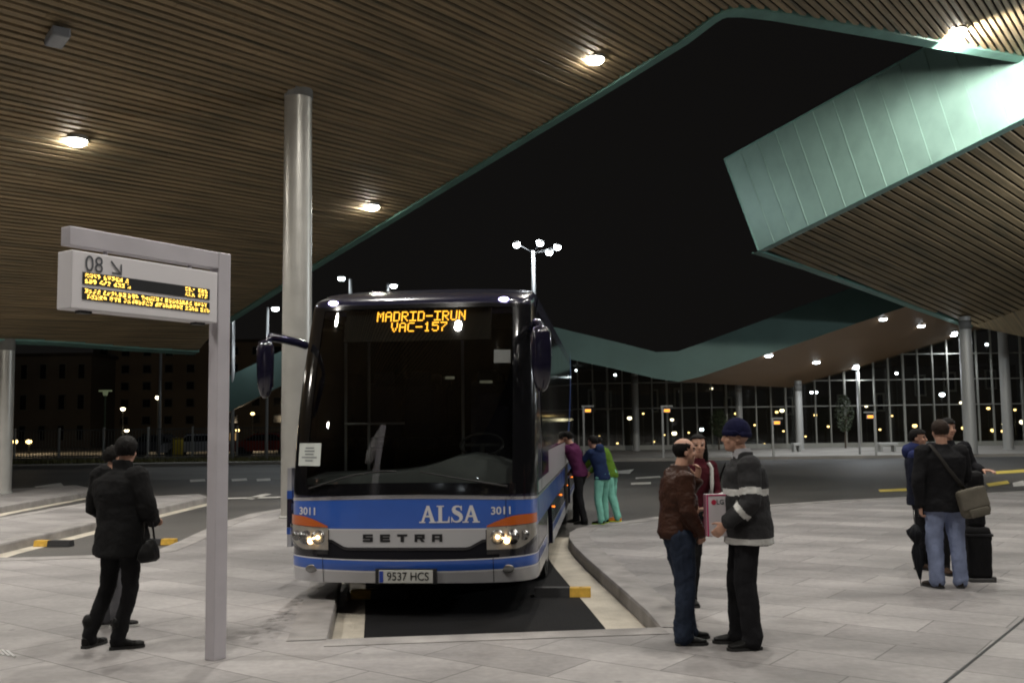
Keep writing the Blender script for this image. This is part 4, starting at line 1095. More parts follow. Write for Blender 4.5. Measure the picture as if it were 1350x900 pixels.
    # ---------------- trousers
    if legs:
        bm = bmesh.new(); r0, r1, r2 = legs.get('r', (.098, .074, .066)); b_ = bulk
        ring_tube(bm, [(J['pelvis']+V(0, 0, -.14), .10*b_, .095), (J['pelvis']+V(0, 0, -.08), .165*b_, .125), (J['pelvis']+V(0, 0, .0), .178*b_, .132), (J['pelvis']+up_*.10, .165*b_, .12)], 20)
        for q in ('l', 'r'):
            k_ = J['kn'+q]; a_ = J['an'+q]; hi = J['hi'+q]
            limb(bm, [(hi+V(0, 0, .0), r0*b_), (hi.lerp(k_, .5), (r0+r1)/2*b_), (k_, r1), (k_.lerp(a_, .55), (r1+r2)/2*.98), (a_+V(0, 0, .01), r2), (a_+V(0, .01, -.03), r2*1.02)])
        done(remeshed(bm, 'trousers', voxel, [legs['m']], t, None, legs.get('fold', .010), 11, 2, seed, 0.8))
    # ---------------- shoes
    if shoe:
        for q in ('l', 'r'):
            a_ = J['an'+q]; td = V(J['to'+q].x-(-.105 if q == 'l' else .105), J['to'+q].y, 0)
            if 'to'+q in pose: td = Vector(pose['to'+q])
            td = V(td.x, td.y, 0).normalized(); pit = pose.get('pitch'+q, 0.0)
            g = V(a_.x, a_.y, a_.z-.085); bm = bmesh.new()
            tz = -math.sin(pit)*0.2
            pts = [(g - td*.062 + V(0, 0, .045), .026, .035), (g - td*.045 + V(0, 0, .047), .036, .045), (g + V(0, 0, .050), .040, .050), (g + td*.07 + V(0, 0, .040+tz*.35), .042, .038), (g + td*.13 + V(0, 0, .032+tz*.65), .048, .030), (g + td*.175 + V(0, 0, .028+tz*.9), .042, .024), (g + td*.20 + V(0, 0, .026+tz), .026, .018)]
            ring_tube(bm, pts, 16, side=V(-td.y, td.x, 0))
            limb(bm, [(g+V(0, 0, .06), .045, .048), (g+V(0, 0, shoe.get('h', .09)), .047, .05)], side=V(-td.y, td.x, 0))
            if shoe.get('h', .09) > .15:
                limb(bm, [(g+V(0, 0, shoe['h']-.03), .056, .058), (g+V(0, 0, shoe['h']), .060, .062)])
            sh = done(remeshed(bm, 'boot' if shoe.get('h', .09) > .15 else 'shoe', .007 if voxel < .011 else .01, [shoe['m']], t, None, shoe.get('fold', 0.002), 14, 1, seed))
            bm = bmesh.new(); P0 = [(-.066, .028), (-.045, .040), (0, .040), (.05, .040), (.11, .050), (.16, .050), (.195, .036), (.212, .012)]
            L1 = [g + td*x + V(-td.y, td.x, 0)*w_ for x, w_ in P0]; L2 = [g + td*x - V(-td.y, td.x, 0)*w_ for x, w_ in P0][::-1]
            out_ = L1+L2; lift = lambda p: max(0.0, 0.0) + (-(p-g).dot(td)*math.sin(pit) if pit else 0)
            va = [bm.verts.new((p.x, p.y, g.z+0.001+lift(p))) for p in out_]; vb = [bm.verts.new((p.x, p.y, g.z+.022+lift(p))) for p in out_]
            bm.faces.new(va[::-1]); bm.faces.new(vb)
            for i in range(len(out_)): k = (i+1) % len(out_); bm.faces.new((va[i], va[k], vb[k], vb[i]))
            done(obj('sole', bm, shoe.get('sole', M_DARK), sh))
    # ---------------- top garment
    if top:
        bm = bmesh.new(); b_ = bulk*top.get('bulk', 1.0); hz = top.get('hem', .80)
        flare = top.get('flare', 1.05)
        hemc = J['pelvis']+V(0, 0, hz-.95); 
        rings = [(hemc, .182*b_*flare, (.135+belly*.5)*b_*flare), (hemc+V(0, 0, .012), .186*b_*flare, (.138+belly*.5)*b_*flare), (hemc.lerp(J['pelvis'], .7), .186*b_*(flare*.4+.6), (.142+belly)*b_)]
        rings += [(c+fwd*0, a, b) for c, a, b in torso_pts([(.18, .172*b_, (.132+belly*1.1)*b_, belly*.5), (.38, .170*b_*top.get('waist', 1.0), (.132+belly)*b_, belly*.5), (.6, .192*b_, .146*b_, 0), (.80, .205*b_, .135*b_, 0), (.90, .165*b_, .115, 0), (.97, .095, .09, 0), (1.04, .078, .080, .005)])]
        ring_tube(bm, rings, 28, side=rgt)
        for q in ('l', 'r'):
            S_, E_, W_ = J['sh'+q], J['el'+q], J['wr'+q]; k = top.get('sleeve', 1.0)
            limb(bm, [(S_-up_*.0, .080*b_), (S_.lerp(E_, .45), .070*b_*k), (E_, .062*b_*k), (E_.lerp(W_, .5), .056*b_*k), (W_+(E_-W_)*.08, .047*b_*k), (W_+(E_-W_)*.02, .049*k*b_)])
        if collar != 'none':
            ring_tube(bm, [(J['neck']-up_*.05, .095, .092), (J['neck']+up_*.012, .082, .084), (J['neck']+up_*(.035 if not top.get('high') else .075), .077, .080), (J['neck']+up_*(.040 if not top.get('high') else .08), .05, .05)], 20, side=rgt)
        if top.get('hood'):
            ball(bm, J['neck']-fwd*.10+up_*.0, (.13, .075, .10), 16)
        if top.get('extra'): top['extra'](bm, J)
        bands = top.get('bands')
        mats_ = [top['m']] + ([top['bm']] if bands else [])
        fn = (lambda c, n: 1 if bands(c, J) else 0) if bands else None
        done(remeshed(bm, top.get('name', 'jacket'), voxel if not bands else .0075, mats_, t, fn, top.get('fold', .010), top.get('ff', 9), 2, seed, top.get('zs', 1.3)))
    # ---------------- hair / hat
    if hair:
        st = hair.get('style', 'short'); bm = bmesh.new()
        bmesh.ops.create_icosphere(bm, subdivisions=4, radius=1)
        def keep(v):
            x, y, z = v
            if st == 'bald': return z < .52-.25*max(0, y) and y < .42 and (z > -.35 if y > -.05 else z > -.92) and not (z < .05 and y > .05)
            if st == 'beanie': return z > -.02 - .12*max(0, -y)
            if st == 'long': return z > -.75 and (y < .30 or z > .55)
            return (z > .30 + .0*x) or (y < .12 and z > -.10) or (y < -.15 and z > -.62)
        kill = [f for f in bm.faces if not keep(f.calc_center_median().normalized())]
        bmesh.ops.delete(bm, geom=kill, context='FACES')
        vs_ = [v for v in bm.verts if not v.link_faces]; bmesh.ops.delete(bm, geom=vs_, context='VERTS')
        k1 = hair.get('k', 1.0)
        r = {'short': (.085, .107, .098), 'long': (.090, .112, .100), 'bald': (.0815, .100, .092), 'beanie': (.092, .113, .128)}[st]
        for v in bm.verts:
            d_ = v.co.normalized(); nz = mnoise.noise(d_*5+V(seed, 0, 0))*(.006 if st != 'beanie' else .0025) + mnoise.noise(d_*16)*.0025*(st != 'beanie')
            v.co = V(d_.x*(r[0]*k1+nz), d_.y*(r[1]*k1+nz)-.008, d_.z*(r[2]*k1+nz)+.035)
        ext = bmesh.ops.solidify(bm, geom=list(bm.faces), thickness=.012)
        if st == 'beanie':
            n_ = 28; pts = []
            for k in range(n_+1):
                a = 2*PI*k/n_; pts.append((V(math.cos(a)*.089, math.sin(a)*.109-.008, .034+.004*math.sin(a)), .010, .024))
            ring_tube(bm, [(p, a, b) for p, a, b in pts], 8, side=V(0, 0, 1).cross(V(1, 0, 0)), cap=False)
        if st == 'long':
            for sx in (-1, 0, 1):
                limb(bm, [(V(sx*.055, -.045-.03*(sx == 0), .02), .045, .04), (V(sx*.068, -.05-.03*(sx == 0), -.08), .045, .035), (V(sx*.07, -.045-.04*(sx == 0), -.20), .035, .028)])
        me_ = obj('beanie' if st == 'beanie' else 'hair', bm, hair['m'], t, True)
        me_.data.transform(SC @ HM)
    t['_s'] = s
    del t['_s']
    return t, J, s
def W(t, p, s=1.0):
    """world position of a point given in a person's local frame"""
    return Matrix.Translation(t.location) @ Matrix.Rotation(t.rotation_euler[2], 4, 'Z') @ (Vector(p)*s)

cl = lambda n, c, r=.85, **k: mat(n, c, r, var=k.pop('var', .15), vs=k.pop('vs', 8), bump=k.pop('bump', .25), bs=k.pop('bs', 160), spec=k.pop('spec', .12), **k)
M_HAIR = cl('dark_hair', (0.007, 0.006, 0.0055), .6, bs=90, bump=.5); M_HAIRB = cl('brown_hair', (0.03, 0.02, 0.015), .6, bs=90, bump=.5)
M_BLKSHOE = cl('black_leather', (0.012, 0.012, 0.012), .35, bump=.1); M_SOLE = mat('dark_sole', (0.02, 0.02, 0.02), .7)
RIGHT = -PI/2      # facing +X
LEFT = PI/2

# --- man in brown leather jacket, facing right
gA = G(902, 846)
tA, JA, sA = person('balding man in brown leather jacket and jeans, one hand raised to his chin', (gA.x, gA.y), RIGHT-R(-12), 1.635,
    pose=dict(pelvis=V(0, -.03, .95), chest=V(0, -.03, 1.27), neck=V(0, .0, 1.47), head=V(0, .05, 1.615),
              shl=V(-.175, -.01, 1.415), shr=V(.175, -.02, 1.41), elr=V(.225, -.03, 1.13), wrr=V(.19, .10, .93), handr=dict(d=(-.5, .3, -.6), n=(-1, 0, 0), curl=.9),
              ell=V(-.23, .10, 1.16), wrl=V(-.14, .215, 1.36), handl=dict(d=(.15, .12, .9), n=(.3, -1, 0), curl=.65),
              hil=V(-.085, -.02, .93), hir=V(.085, -.04, .93), knl=V(-.09, .05, .50), knr=V(.10, -.01, .50), anl=V(-.09, .07, .085), anr=V(.11, -.05, .085), tol=V(-.1, 1, 0), tor=V(.15, 1, 0)),
    top=dict(m=cl('brown_leather', (0.046, 0.020, 0.013), .42, bump=.35, bs=60), hem=.875, flare=1.0, fold=.016, ff=8, bulk=1.02, sleeve=1.08, zs=1.6), belly=.03, bulk=1.02,
    legs=dict(m=cl('blue_denim', (0.022, 0.030, 0.050), .85, var=.35, vs=6), fold=.015, r=(.118, .090, .080)), shoe=dict(m=M_BLKSHOE, sole=M_SOLE), hair=dict(style='bald', m=M_HAIR), seed=1.3, head_pitch=-.02)

# --- man with beanie and reflective jacket, facing left
gB = G(988, 851)
M_REFL = mat('reflective_tape', (0.62, 0.62, 0.60), .45, metal=.2, var=.08, vs=30); M_UNI = cl('uniform_grey', (0.034, 0.034, 0.036), .8)
def uni_bands(c, J):
    # torso bands
    for q in ('l', 'r'):
        S_, E_, W_ = J['sh'+q], J['el'+q], J['wr'+q]
        for a, b, t0, t1 in ((S_, E_, .62, .80), (E_, W_, .30, .50)):
            d = b-a; u = (c-a).dot(d)/d.length_squared
            if ((a+d*max(0, min(1, u)))-c).length < .098 and abs(c.x) > (.165 if a is S_ else .12) and u > .12:
                return t0 < u < t1
    return 1.170 < c.z < 1.222 or .795 < c.z < .842
tB, JB, sB = person('man in navy beanie and dark jacket with silver reflective bands, black trousers', (gB.x, gB.y), LEFT-R(4), 1.765,
    pose=dict(pelvis=V(0, -.02, .95), chest=V(0, -.015, 1.27), neck=V(0, .0, 1.465), head=V(0, .055, 1.61),
              shl=V(-.19, -.01, 1.405), shr=V(.19, -.01, 1.405), ell=V(-.255, -.005, 1.12), wrl=V(-.215, .17, .97), handl=dict(d=(.05, .5, -.5), n=(1, 0, 0), curl=.6),
              elr=V(.235, .05, 1.13), wrr=V(.10, .265, 1.06), handr=dict(d=(-.3, 1, -.2), n=(0, 0, -1), curl=.9),
              knl=V(-.10, .03, .50), knr=V(.10, .06, .50), anl=V(-.12, -.01, .085), anr=V(.10, .06, .085), tol=V(-.25, 1, 0), tor=V(.0, 1, 0)),
    top=dict(m=M_UNI, hem=.79, flare=1.10, fold=.012, bulk=1.18, sleeve=1.08, bands=uni_bands, bm=M_REFL, waist=1.06), belly=.02,
    legs=dict(m=cl('black_trousers', (0.014, 0.014, 0.016), .8), fold=.010, r=(.105, .088, .080)), shoe=dict(m=M_BLKSHOE, sole=M_SOLE), hair=dict(style='beanie', m=cl('navy_knit', (0.010, 0.011, 0.038), .95, bump=.6, bs=120)), seed=4.1, head_pitch=-.06)
# light scarf at his collar
bm = bmesh.new(); nk = JB['neck']
ring_tube(bm, [(nk+V(0, .01, -.01), .082, .084), (nk+V(0, .012, .03), .072, .074), (nk+V(0, .015, .065), .066, .068)], 20, cap=False)
o = obj('shirt_collar', bm, cl('collar_pale', (0.38, 0.38, 0.40), .85), tB, True); o.data.transform(Matrix.Scale(sB, 4))

# --- woman behind the brown jacket
gW = G(916, 797)
tW, JW, sW = person('dark haired woman in maroon coat standing behind the brown jacket man', (gW.x+.035, gW.y), PI-R(2), 1.63,
    pose=dict(neck=V(-.03, -.015, 1.47), head=V(-.04, .015, 1.63), elr=V(.23, .04, 1.15), wrr=V(.12, .24, 1.06), ell=V(-.225, .04, 1.15), wrl=V(-.16, .25, 1.00), handl=dict(d=(0, 1, -.2), n=(1, 0, 0), curl=.8), pelvis=V(.04, 0, .95), shl=V(-.17, -.01, 1.425), shr=V(.14, -.01, 1.425), hil=V(-.02, 0, .93), hir=V(.11, 0, .93), anl=V(.07, -.02, .085), anr=V(.14, -.02, .085), knl=V(.03, .02, .5), knr=V(.13, .02, .5)),
    top=dict(m=cl('maroon_wool', (0.062, 0.010, 0.016), .9), hem=.80, flare=1.0, fold=.010, bulk=1.0), bulk=.88, legs=dict(m=cl('black_legging', (0.012, 0.012, 0.013)), r=(.098, .074, .062)), shoe=dict(m=M_BLKSHOE, sole=M_SOLE), hair=dict(style='long', m=M_HAIR), seed=2.2, voxel=.011)
bm = bmesh.new()
ring_tube(bm, [(V(-.14, .02, 1.46), .02, .04), (V(-.17, .03, 1.40), .022, .045), (V(-.16, .10, 1.25), .02, .03), (V(-.15, .13, 1.12), .012, .02)], 10)
o = obj('hood_lining', bm, cl('lining_white', (0.5, 0.5, 0.48), .9), tW, True); o.data.transform(Matrix.Scale(sW, 4))
c = W(tW, (-.27, .04, .98), sW)
tH = thing('shoulder_bag', 'dark shoulder bag with olive side hanging beside the woman in maroon', 'bag', (c.x, c.y, c.z), R(20))
bm = bmesh.new(); box(bm, (0, 0, 0), (.16, .24, .28), bev=.05); obj('bag_body', bm, cl('bag_olive', (0.06, 0.065, 0.035), .8), tH, True)
bm = bmesh.new(); ring_tube(bm, [(V(0, -.1, .12), .008, .015), (V(.03, -.06, .32), .008, .015), (V(.05, .0, .44), .008, .015), (V(.03, .06, .32), .008, .015), (V(0, .1, .12), .008, .015)], 6); obj('strap', bm, M_BLKSHOE, tH, True)

# --- the white and pink carton between them
pB = AT(941, 678, 7.92)
tX = thing('carton', 'white carton with pink edges and a round red logo, held between the two talking men', 'box', (pB.x+.13, pB.y, pB.z-.165), R(6))
bm = bmesh.new(); box(bm, (0.0, -.025, .165), (.42, .07, .33), bev=.003); bx_ = obj('carton_body', bm, mat('carton_white', (0.60, 0.56, 0.58), .5, var=.05, vs=9), tX)
pink = mat('carton_pink', (0.50, 0.055, 0.16), .5)
for (x, z, sx_, sz_) in ((-.185, .165, .045, .322), ):
    bm = bmesh.new(); box(bm, (x-.016, -.061, z), (sx_*.3, .003, sz_)); obj('pink_panel', bm, pink, bx_)
bm = bmesh.new(); box(bm, (0, -.0612, .323), (.412, .003, .012)); obj('pink_trim', bm, pink, bx_)
bm = bmesh.new(); box(bm, (-.212, -.025, .165), (.003, .066, .32)); obj('pink_side', bm, mat('carton_side', (0.46, 0.20, 0.27), .5), bx_)
bm = bmesh.new(); cyl(bm, (-.150, -.0605, .268), (-.150, -.0635, .268), .020, seg=24); obj('round_logo', bm, mat('logo_red', (0.50, 0.02, 0.06), .5), bx_)
bm = text_mesh('LG', .052, offset=.001)
for v in bm.verts: v.co = V(v.co.x-.098, -.0632, v.co.y+.268)
obj('logo_lettering', bm, M_LETTER, bx_)
bm = bmesh.new(); box(bm, (.055, -.0615, .125), (.20, .003, .19)); obj('dark_picture', bm, M_DARK, bx_)
# --- dark coated couple, left
gC = G(147, 853); gC2 = gC
M_BLKCOAT = cl('black_coat', (0.0115, 0.0115, 0.012), .92)
tC, JC, sC = person('person in black coat and ankle boots seen from behind, left of the sign', (gC.x+.03, gC.y-.02), -R(24), 1.70,
    pose=dict(pelvis=V(.06, 0, .95), chest=V(.03, 0, 1.27), neck=V(.03, .02, 1.47), head=V(.04, .05, 1.615), ell=V(-.265, .01, 1.14), wrl=V(-.13, .20, 1.04), elr=V(.32, .02, 1.13), wrr=V(.19, .21, 1.03), handr=dict(d=(-.4, 1, 0), n=(0, 0, -1), curl=.7), handl=dict(d=(.4, 1, 0), n=(0, 0, -1), curl=.7),
              shl=V(-.16, -.01, 1.42), shr=V(.215, -.01, 1.42), hil=V(-.03, 0, .93), hir=V(.14, 0, .93), knl=V(-.11, .03, .50), knr=V(.13, .04, .50), anl=V(-.22, -.06, .085), anr=V(.06, -.02, .085), tol=V(-.15, 1, 0), tor=V(.9, .9, 0)),
    top=dict(m=M_BLKCOAT, hem=.76, flare=1.08, fold=.011, bulk=1.30, waist=.97, high=True), legs=dict(m=cl('black_jeans', (0.012, 0.012, 0.013)), r=(.098, .068, .060)), shoe=dict(m=M_BLKSHOE, sole=M_SOLE, h=.22, fold=.012), hair=dict(style='short', m=M_HAIR, k=1.08), seed=7.7, head_yaw=R(24))
hb_ = W(tC, (.335, .02, .80), sC)
tHB = thing('handbag', 'black slouchy handbag hanging at the hip of the black coated person', 'bag', (hb_.x, hb_.y, hb_.z), R(-20))
bm = bmesh.new(); ring_tube(bm, [(V(0, 0, .10), .02, .05), (V(0, 0, .06), .035, .085), (V(0, 0, 0), .05, .11), (V(0, 0, -.055), .055, .115), (V(0, 0, -.08), .035, .09)], 18); remeshed(bm, 'bag_body', .010, [M_BLKSHOE], tHB, None, .008, 14)
bm = bmesh.new(); ring_tube(bm, [(V(0, -.07, .07), .006, .012), (V(-.01, -.05, .22), .006, .012), (V(-.02, .0, .27), .006, .012), (V(-.01, .05, .22), .006, .012), (V(0, .07, .07), .006, .012)], 6); obj('handle', bm, M_BLKSHOE, tHB, True)
gD = G(160, 826)
tD, JD, sD = person('person with white soled sneakers mostly hidden behind the black coat', (gD.x-.10, gD.y), -R(50), 1.60,
    pose=dict(tol=V(0, 1, 0), anl=V(-.07, -.02, .085), anr=V(.07, .04, .085), knl=V(-.08, .02, .5), knr=V(.08, .03, .5)), top=dict(m=cl('dark_jacket', (0.013, 0.013, 0.015)), hem=.84, bulk=.92), bulk=.88,
    legs=dict(m=cl('grey_jeans', (0.11, 0.11, 0.12)), r=(.095, .07, .060)), shoe=dict(m=M_BLKSHOE, sole=mat('white_sole', (0.6, 0.6, 0.58), .6)), hair=dict(style='short', m=M_HAIR, k=1.05), seed=3.3, voxel=.011)

# --- right hand group
gE = G(1250, 774)
M_COATE = cl('black_anorak', (0.0125, 0.0125, 0.014), .85)
tE, JE, sE = person('man from behind in black anorak and light blue jeans holding an umbrella', (gE.x, gE.y), -R(2), 1.74,
    pose=dict(anl=V(-.115, -.02, .085), anr=V(.125, -.02, .085), tol=V(-.45, 1, 0), tor=V(.5, 1, 0), ell=V(-.27, -.04, 1.13), wrl=V(-.255, -.02, .87), handl=dict(d=(0, .05, -1), n=(1, 0, 0), curl=.9), elr=V(.25, .04, 1.14), wrr=V(.14, .22, 1.10), knl=V(-.115, .02, .5), knr=V(.12, .02, .5)),
    top=dict(m=M_COATE, hem=.80, flare=1.06, fold=.011, bulk=1.16), bulk=1.06, legs=dict(m=cl('light_denim', (0.23, 0.275, 0.42), .85, var=.2, vs=7), r=(.108, .086, .076), fold=.013), shoe=dict(m=cl('dark_shoe', (0.03, 0.025, 0.022), .6), sole=M_SOLE), hair=dict(style='short', m=M_HAIRB, k=1.03), seed=5.5)
# messenger bag, worn behind his right hip
c = W(tE, (.225, -.19, .90), sE)
tM = thing('messenger_bag', 'grey brown messenger bag with rounded flap on the back of the man in light jeans', 'bag', (c.x, c.y, c.z), R(-4))
canv = cl('bag_canvas', (0.13, 0.118, 0.095), .85)
bm = bmesh.new(); box(bm, (0, 0, 0), (.30, .13, .30), bev=.05, mtx=Matrix.Rotation(R(-14), 4, 'Y')); remeshed(bm, 'bag_body', .009, [canv], tM, None, .006, 12)
bm = bmesh.new(); box(bm, (0, -.055, .045), (.29, .045, .22), bev=.02, mtx=Matrix.Rotation(R(-14), 4, 'Y')); remeshed(bm, 'flap', .009, [cl('bag_flap', (0.15, 0.137, 0.112), .85)], tM, None, .004, 12)
bm = bmesh.new(); box(bm, (.01, -.075, -.10), (.20, .03, .09), bev=.012, mtx=Matrix.Rotation(R(-14), 4, 'Y')); obj('pocket', bm, canv, tM, True)
sp_ = [(.16, -.17, 1.02), (.08, -.200, 1.12), (-.02, -.205, 1.25), (-.10, -.19, 1.38), (-.14, -.12, 1.475), (-.13, -.02, 1.50), (-.08, .12, 1.42), (.05, .19, 1.22)]
loc_ = [ (W(tE, q, sE) - c) for q in sp_]; loc_ = [Matrix.Rotation(R(4), 3, 'Z') @ q for q in loc_]
bm = bmesh.new(); ring_tube(bm, [(q, .020, .005) for q in loc_], 8); obj('strap', bm, cl('strap_dark', (0.03, 0.028, 0.026)), tM, True)
# umbrella hanging from his left hand
c = W(tE, (-.262, .0, .79), sE)
tU = thing('folded_umbrella', 'black folded umbrella pointing down from the left hand of the man in light jeans', 'umbrella', (c.x, c.y, c.z), 0)
blk_ = cl('umbrella_cloth', (0.012, 0.013, 0.016), .5)
def up_pt(u): return V(-.055+.01*u+.06*u*u, .02*u, -u)
Lk = c.z-.015
bm = bmesh.new(); n_ = 40; prof = [(.13, .012), (.17, .045), (.215, .078), (.26, .070), (.30, .040), (.335, .020), (.37, .034), (.43, .048), (.50, .047), (.58, .036), (.66, .022), (.72, .010)]
rr = []
for u, r in prof:
    p = up_pt(u*Lk/.79); rr.append([bm.verts.new(p+V(r*(1+.22*math.cos(8*a+u*9))*math.cos(a), r*(1+.22*math.cos(8*a+u*9))*math.sin(a), .02*math.sin(a*3)*(.2 < u < .28))) for a in [2*PI*k/n_ for k in range(n_)]])
for a, b in zip(rr, rr[1:]):
    for k in range(n_): bm.faces.new((a[k], a[(k+1) % n_], b[(k+1) % n_], b[k]))
bm.faces.new(rr[0]); bm.faces.new(rr[-1]); obj('canopy', bm, blk_, tU, True)
bm = bmesh.new(); ring_tube(bm, [(up_pt(u*Lk/.79), .006, .006) for u in (-.02, .1, .3, .5, .7, .79)], 8); obj('shaft', bm, mat('umbrella_shaft', (0.2, 0.2, 0.2), .3, metal=.8), tU, True)
bm = bmesh.new(); ring_tube(bm, [(V(0, 0, -.05), .012, .012), (V(0, 0, .02), .013, .013), (V(0, 0, .06), .012, .012), (V(.0, .02, .085), .011, .011), (V(.0, .05, .09), .011, .011), (V(0, .07, .07), .011, .011)], 10); obj('handle', bm, M_DARK, tU, True)

gF = G(1262, 758)
tF, JF, sF = person('dark dressed man facing the camera, one hand resting on the tall bag', (gF.x+.02, gF.y+.12), PI+R(4), 1.76,
    pose=dict(ell=V(-.29, -.02, 1.20), wrl=V(-.30, .16, 1.165), handl=dict(d=(-.5, 1, .02), n=(0, 0, -1), curl=.35), tol=V(-.3, 1, 0)),
    top=dict(m=cl('charcoal_jacket', (0.015, 0.015, 0.018)), hem=.82, bulk=1.05), legs=dict(m=MATS['black_trousers']), shoe=dict(m=cl('brown_shoe', (0.05, 0.03, 0.02), .6), sole=M_SOLE), hair=dict(style='short', m=M_HAIR), seed=8.8, voxel=.010)
gGp = G(1216, 755)
tG, JG, sG = person('person with blue hood partly hidden at the left of the luggage group', (gGp.x+.15, gGp.y+.35), PI+R(60), 1.64,
    pose=dict(anl=V(-.07, .02, .085), knl=V(-.08, .02, .5)), top=dict(m=cl('navy_padded', (0.012, 0.014, 0.026)), hem=.80, bulk=1.06, hood=True, extra=lambda bm, J: ball(bm, J['neck']+V(0, -.02, .02), (.12, .13, .10), 16), bands=lambda c, J: c.z > 1.40, bm=cl('hood_blue', (0.022, 0.03, 0.10))), legs=dict(m=MATS['black_trousers']), shoe=dict(m=MATS['brown_shoe'], sole=M_SOLE), hair=dict(style='short', m=M_HAIR), seed=9.2, voxel=.011)

# tall wheeled bag
gL = G(1290, 766)
tL = thing('travel_bag', 'very tall black travel bag standing upright at the right of the luggage group', 'luggage', (gL.x+.02, gL.y+.05, 0), R(-8))
nyl = cl('black_nylon', (0.0115, 0.0115, 0.0125), .65)
hL = 1.19
bm = bmesh.new(); box(bm, (0, 0, .31), (.27, .25, .56), bev=.05); box(bm, (.10, 0, .48), (.08, .22, .10), bev=.02); remeshed(bm, 'lower_case', .010, [nyl], tL, None, .008, 10)
bm = bmesh.new(); box(bm, (.0, .0, .56+(hL-.56)/2), (.20, .18, hL-.56), bev=.06); remeshed(bm, 'upper_case', .010, [nyl], tL, None, .008, 10)
for z in (.50, .75, .98):
    bm = bmesh.new(); box(bm, (0, 0, z), (.214 if z > .55 else .286, .196 if z > .55 else .266, .03), bev=.008); obj('strap', bm, cl('webbing', (0.025, 0.025, 0.027)), tL)
for x in (-.11, .11):
    bm = bmesh.new(); cyl(bm, (x-.015, .05, .04), (x+.015, .05, .04), .04, seg=18); obj('wheel', bm, M_SOLE, tL)
bm = bmesh.new(); box(bm, (.0, -.02, .022), (.25, .22, .04), bev=.01); box(bm, (.13, -.10, .03), (.05, .05, .06), bev=.01); obj('foot_plate', bm, mat('foot_grey', (0.06, 0.06, 0.06), .5), tL)

# --- travellers at the luggage hold
M_MINT = cl('mint_trousers', (0.20, 0.50, 0.41), .8)
g1 = G(778, 694); g2 = G(795, 690); g3 = G(812, 688)
yz = dict(voxel=.013)
person('person in a purple jacket and dark trousers reaching into the coach side', (g1.x-.12, g1.y+.5), R(62), 1.66, lean=.35,
    pose=dict(ell=V(-.24, .52, 1.20), wrl=V(-.2, .74, 1.12), elr=V(.24, .50, 1.22), wrr=V(.2, .74, 1.22), anl=V(-.12, -.12, .085), anr=V(.14, .16, .085), knr=V(.12, .14, .5), knl=V(-.11, -.02, .5)),
    top=dict(m=cl('purple_jacket', (0.085, 0.018, 0.062)), hem=.88, bulk=1.0), legs=dict(m=MATS['black_trousers']), shoe=dict(m=M_BLKSHOE, sole=M_SOLE), hair=dict(style='short', m=M_HAIR), seed=1.9, **yz)
person('child in a navy jacket and mint green trousers bending toward the coach luggage hold', (g2.x-.0, g2.y), R(50), 1.56, lean=.30,
    pose=dict(ell=V(-.22, .40, 1.15), wrl=V(-.2, .60, 1.02), elr=V(.24, .12, 1.10), wrr=V(.24, .16, .86), anl=V(-.14, -.06, .085), anr=V(.16, .04, .085), knr=V(.13, .05, .5), knl=V(-.12, .02, .5)),
    top=dict(m=cl('navy_fleece', (0.014, 0.026, 0.075)), hem=.86, bulk=1.0, hood=True), legs=dict(m=M_MINT, r=(.10, .078, .068)), shoe=dict(m=M_BLKSHOE, sole=mat('lime_sole', (0.3, 0.5, 0.03), .5)), hair=dict(style='short', m=M_HAIR, k=1.1), seed=2.9, **yz)
person('child in green jacket, mint trousers and orange sneakers beside the navy jacketed child', (g3.x-.05, g3.y+.25), R(58), 1.58, lean=.42,
    pose=dict(ell=V(-.22, .42, 1.12), wrl=V(-.2, .58, .98), elr=V(.24, .42, 1.12), wrr=V(.22, .56, .96), anl=V(-.11, -.20, .085), anr=V(.11, -.08, .085), knr=V(.11, .02, .5), knl=V(-.11, -.05, .5)),
    top=dict(m=cl('green_jacket', (0.09, 0.175, 0.02)), hem=.86, bulk=1.0), legs=dict(m=M_MINT, r=(.10, .078, .068)), shoe=dict(m=mat('orange_sneaker', (0.75, 0.22, 0.03), .5), sole=mat('yellow_sole', (0.62, 0.72, 0.02), .5)), hair=dict(style='short', m=M_HAIR), seed=6.4, **yz)

bpy.data.scenes.remove(WS)

# ================================================================== BACKGROUND
# glazed concourse building on the right
YG = 66.0
t = thing('glazed_building', 'long glass fronted building with pale mullion grid across the right background', 'building', (20, YG, 0)); inv = Matrix.Translation((-20, -YG, 0))
def gobj(nm, bm, m, par=t, sm=False):
    o = obj(nm, bm, m, par, sm); o.data.transform(inv); return o
GX0, GX1, GH = -9.5, 40.0, 8.7
def gh(x):
    p = 675+x*F/YG
    return 6.1 if p < 1000 else (7.3 if p < 1075 else 8.7)
M_MULL = mat('mullion_pale', (0.36, 0.36, 0.32), 0.5)
M_GL = glass('facade_glass', (0.72, 0.74, 0.72), 0.05, 0.05)
nb = 50; dxg = (GX1-GX0)/nb
tr = [0.15, 2.75, 4.45, 6.15, 8.0]
for i in range(nb+1):
    x = GX0+i*dxg; bm = bmesh.new(); w = 0.075 if i % 4 else 0.12; box(bm, (x, YG, gh(x)/2), (w, 0.18, gh(x))); gobj('mullion', bm, M_MULL)
for z in tr:
    xa = GX0
    while gh(xa)+0.1 < z: xa += dxg
    bm = bmesh.new(); box(bm, ((xa+GX1)/2, YG+0.005, z), (GX1-xa, 0.13, 0.07 if z > 1 else 0.3)); gobj('transom', bm, M_MULL)
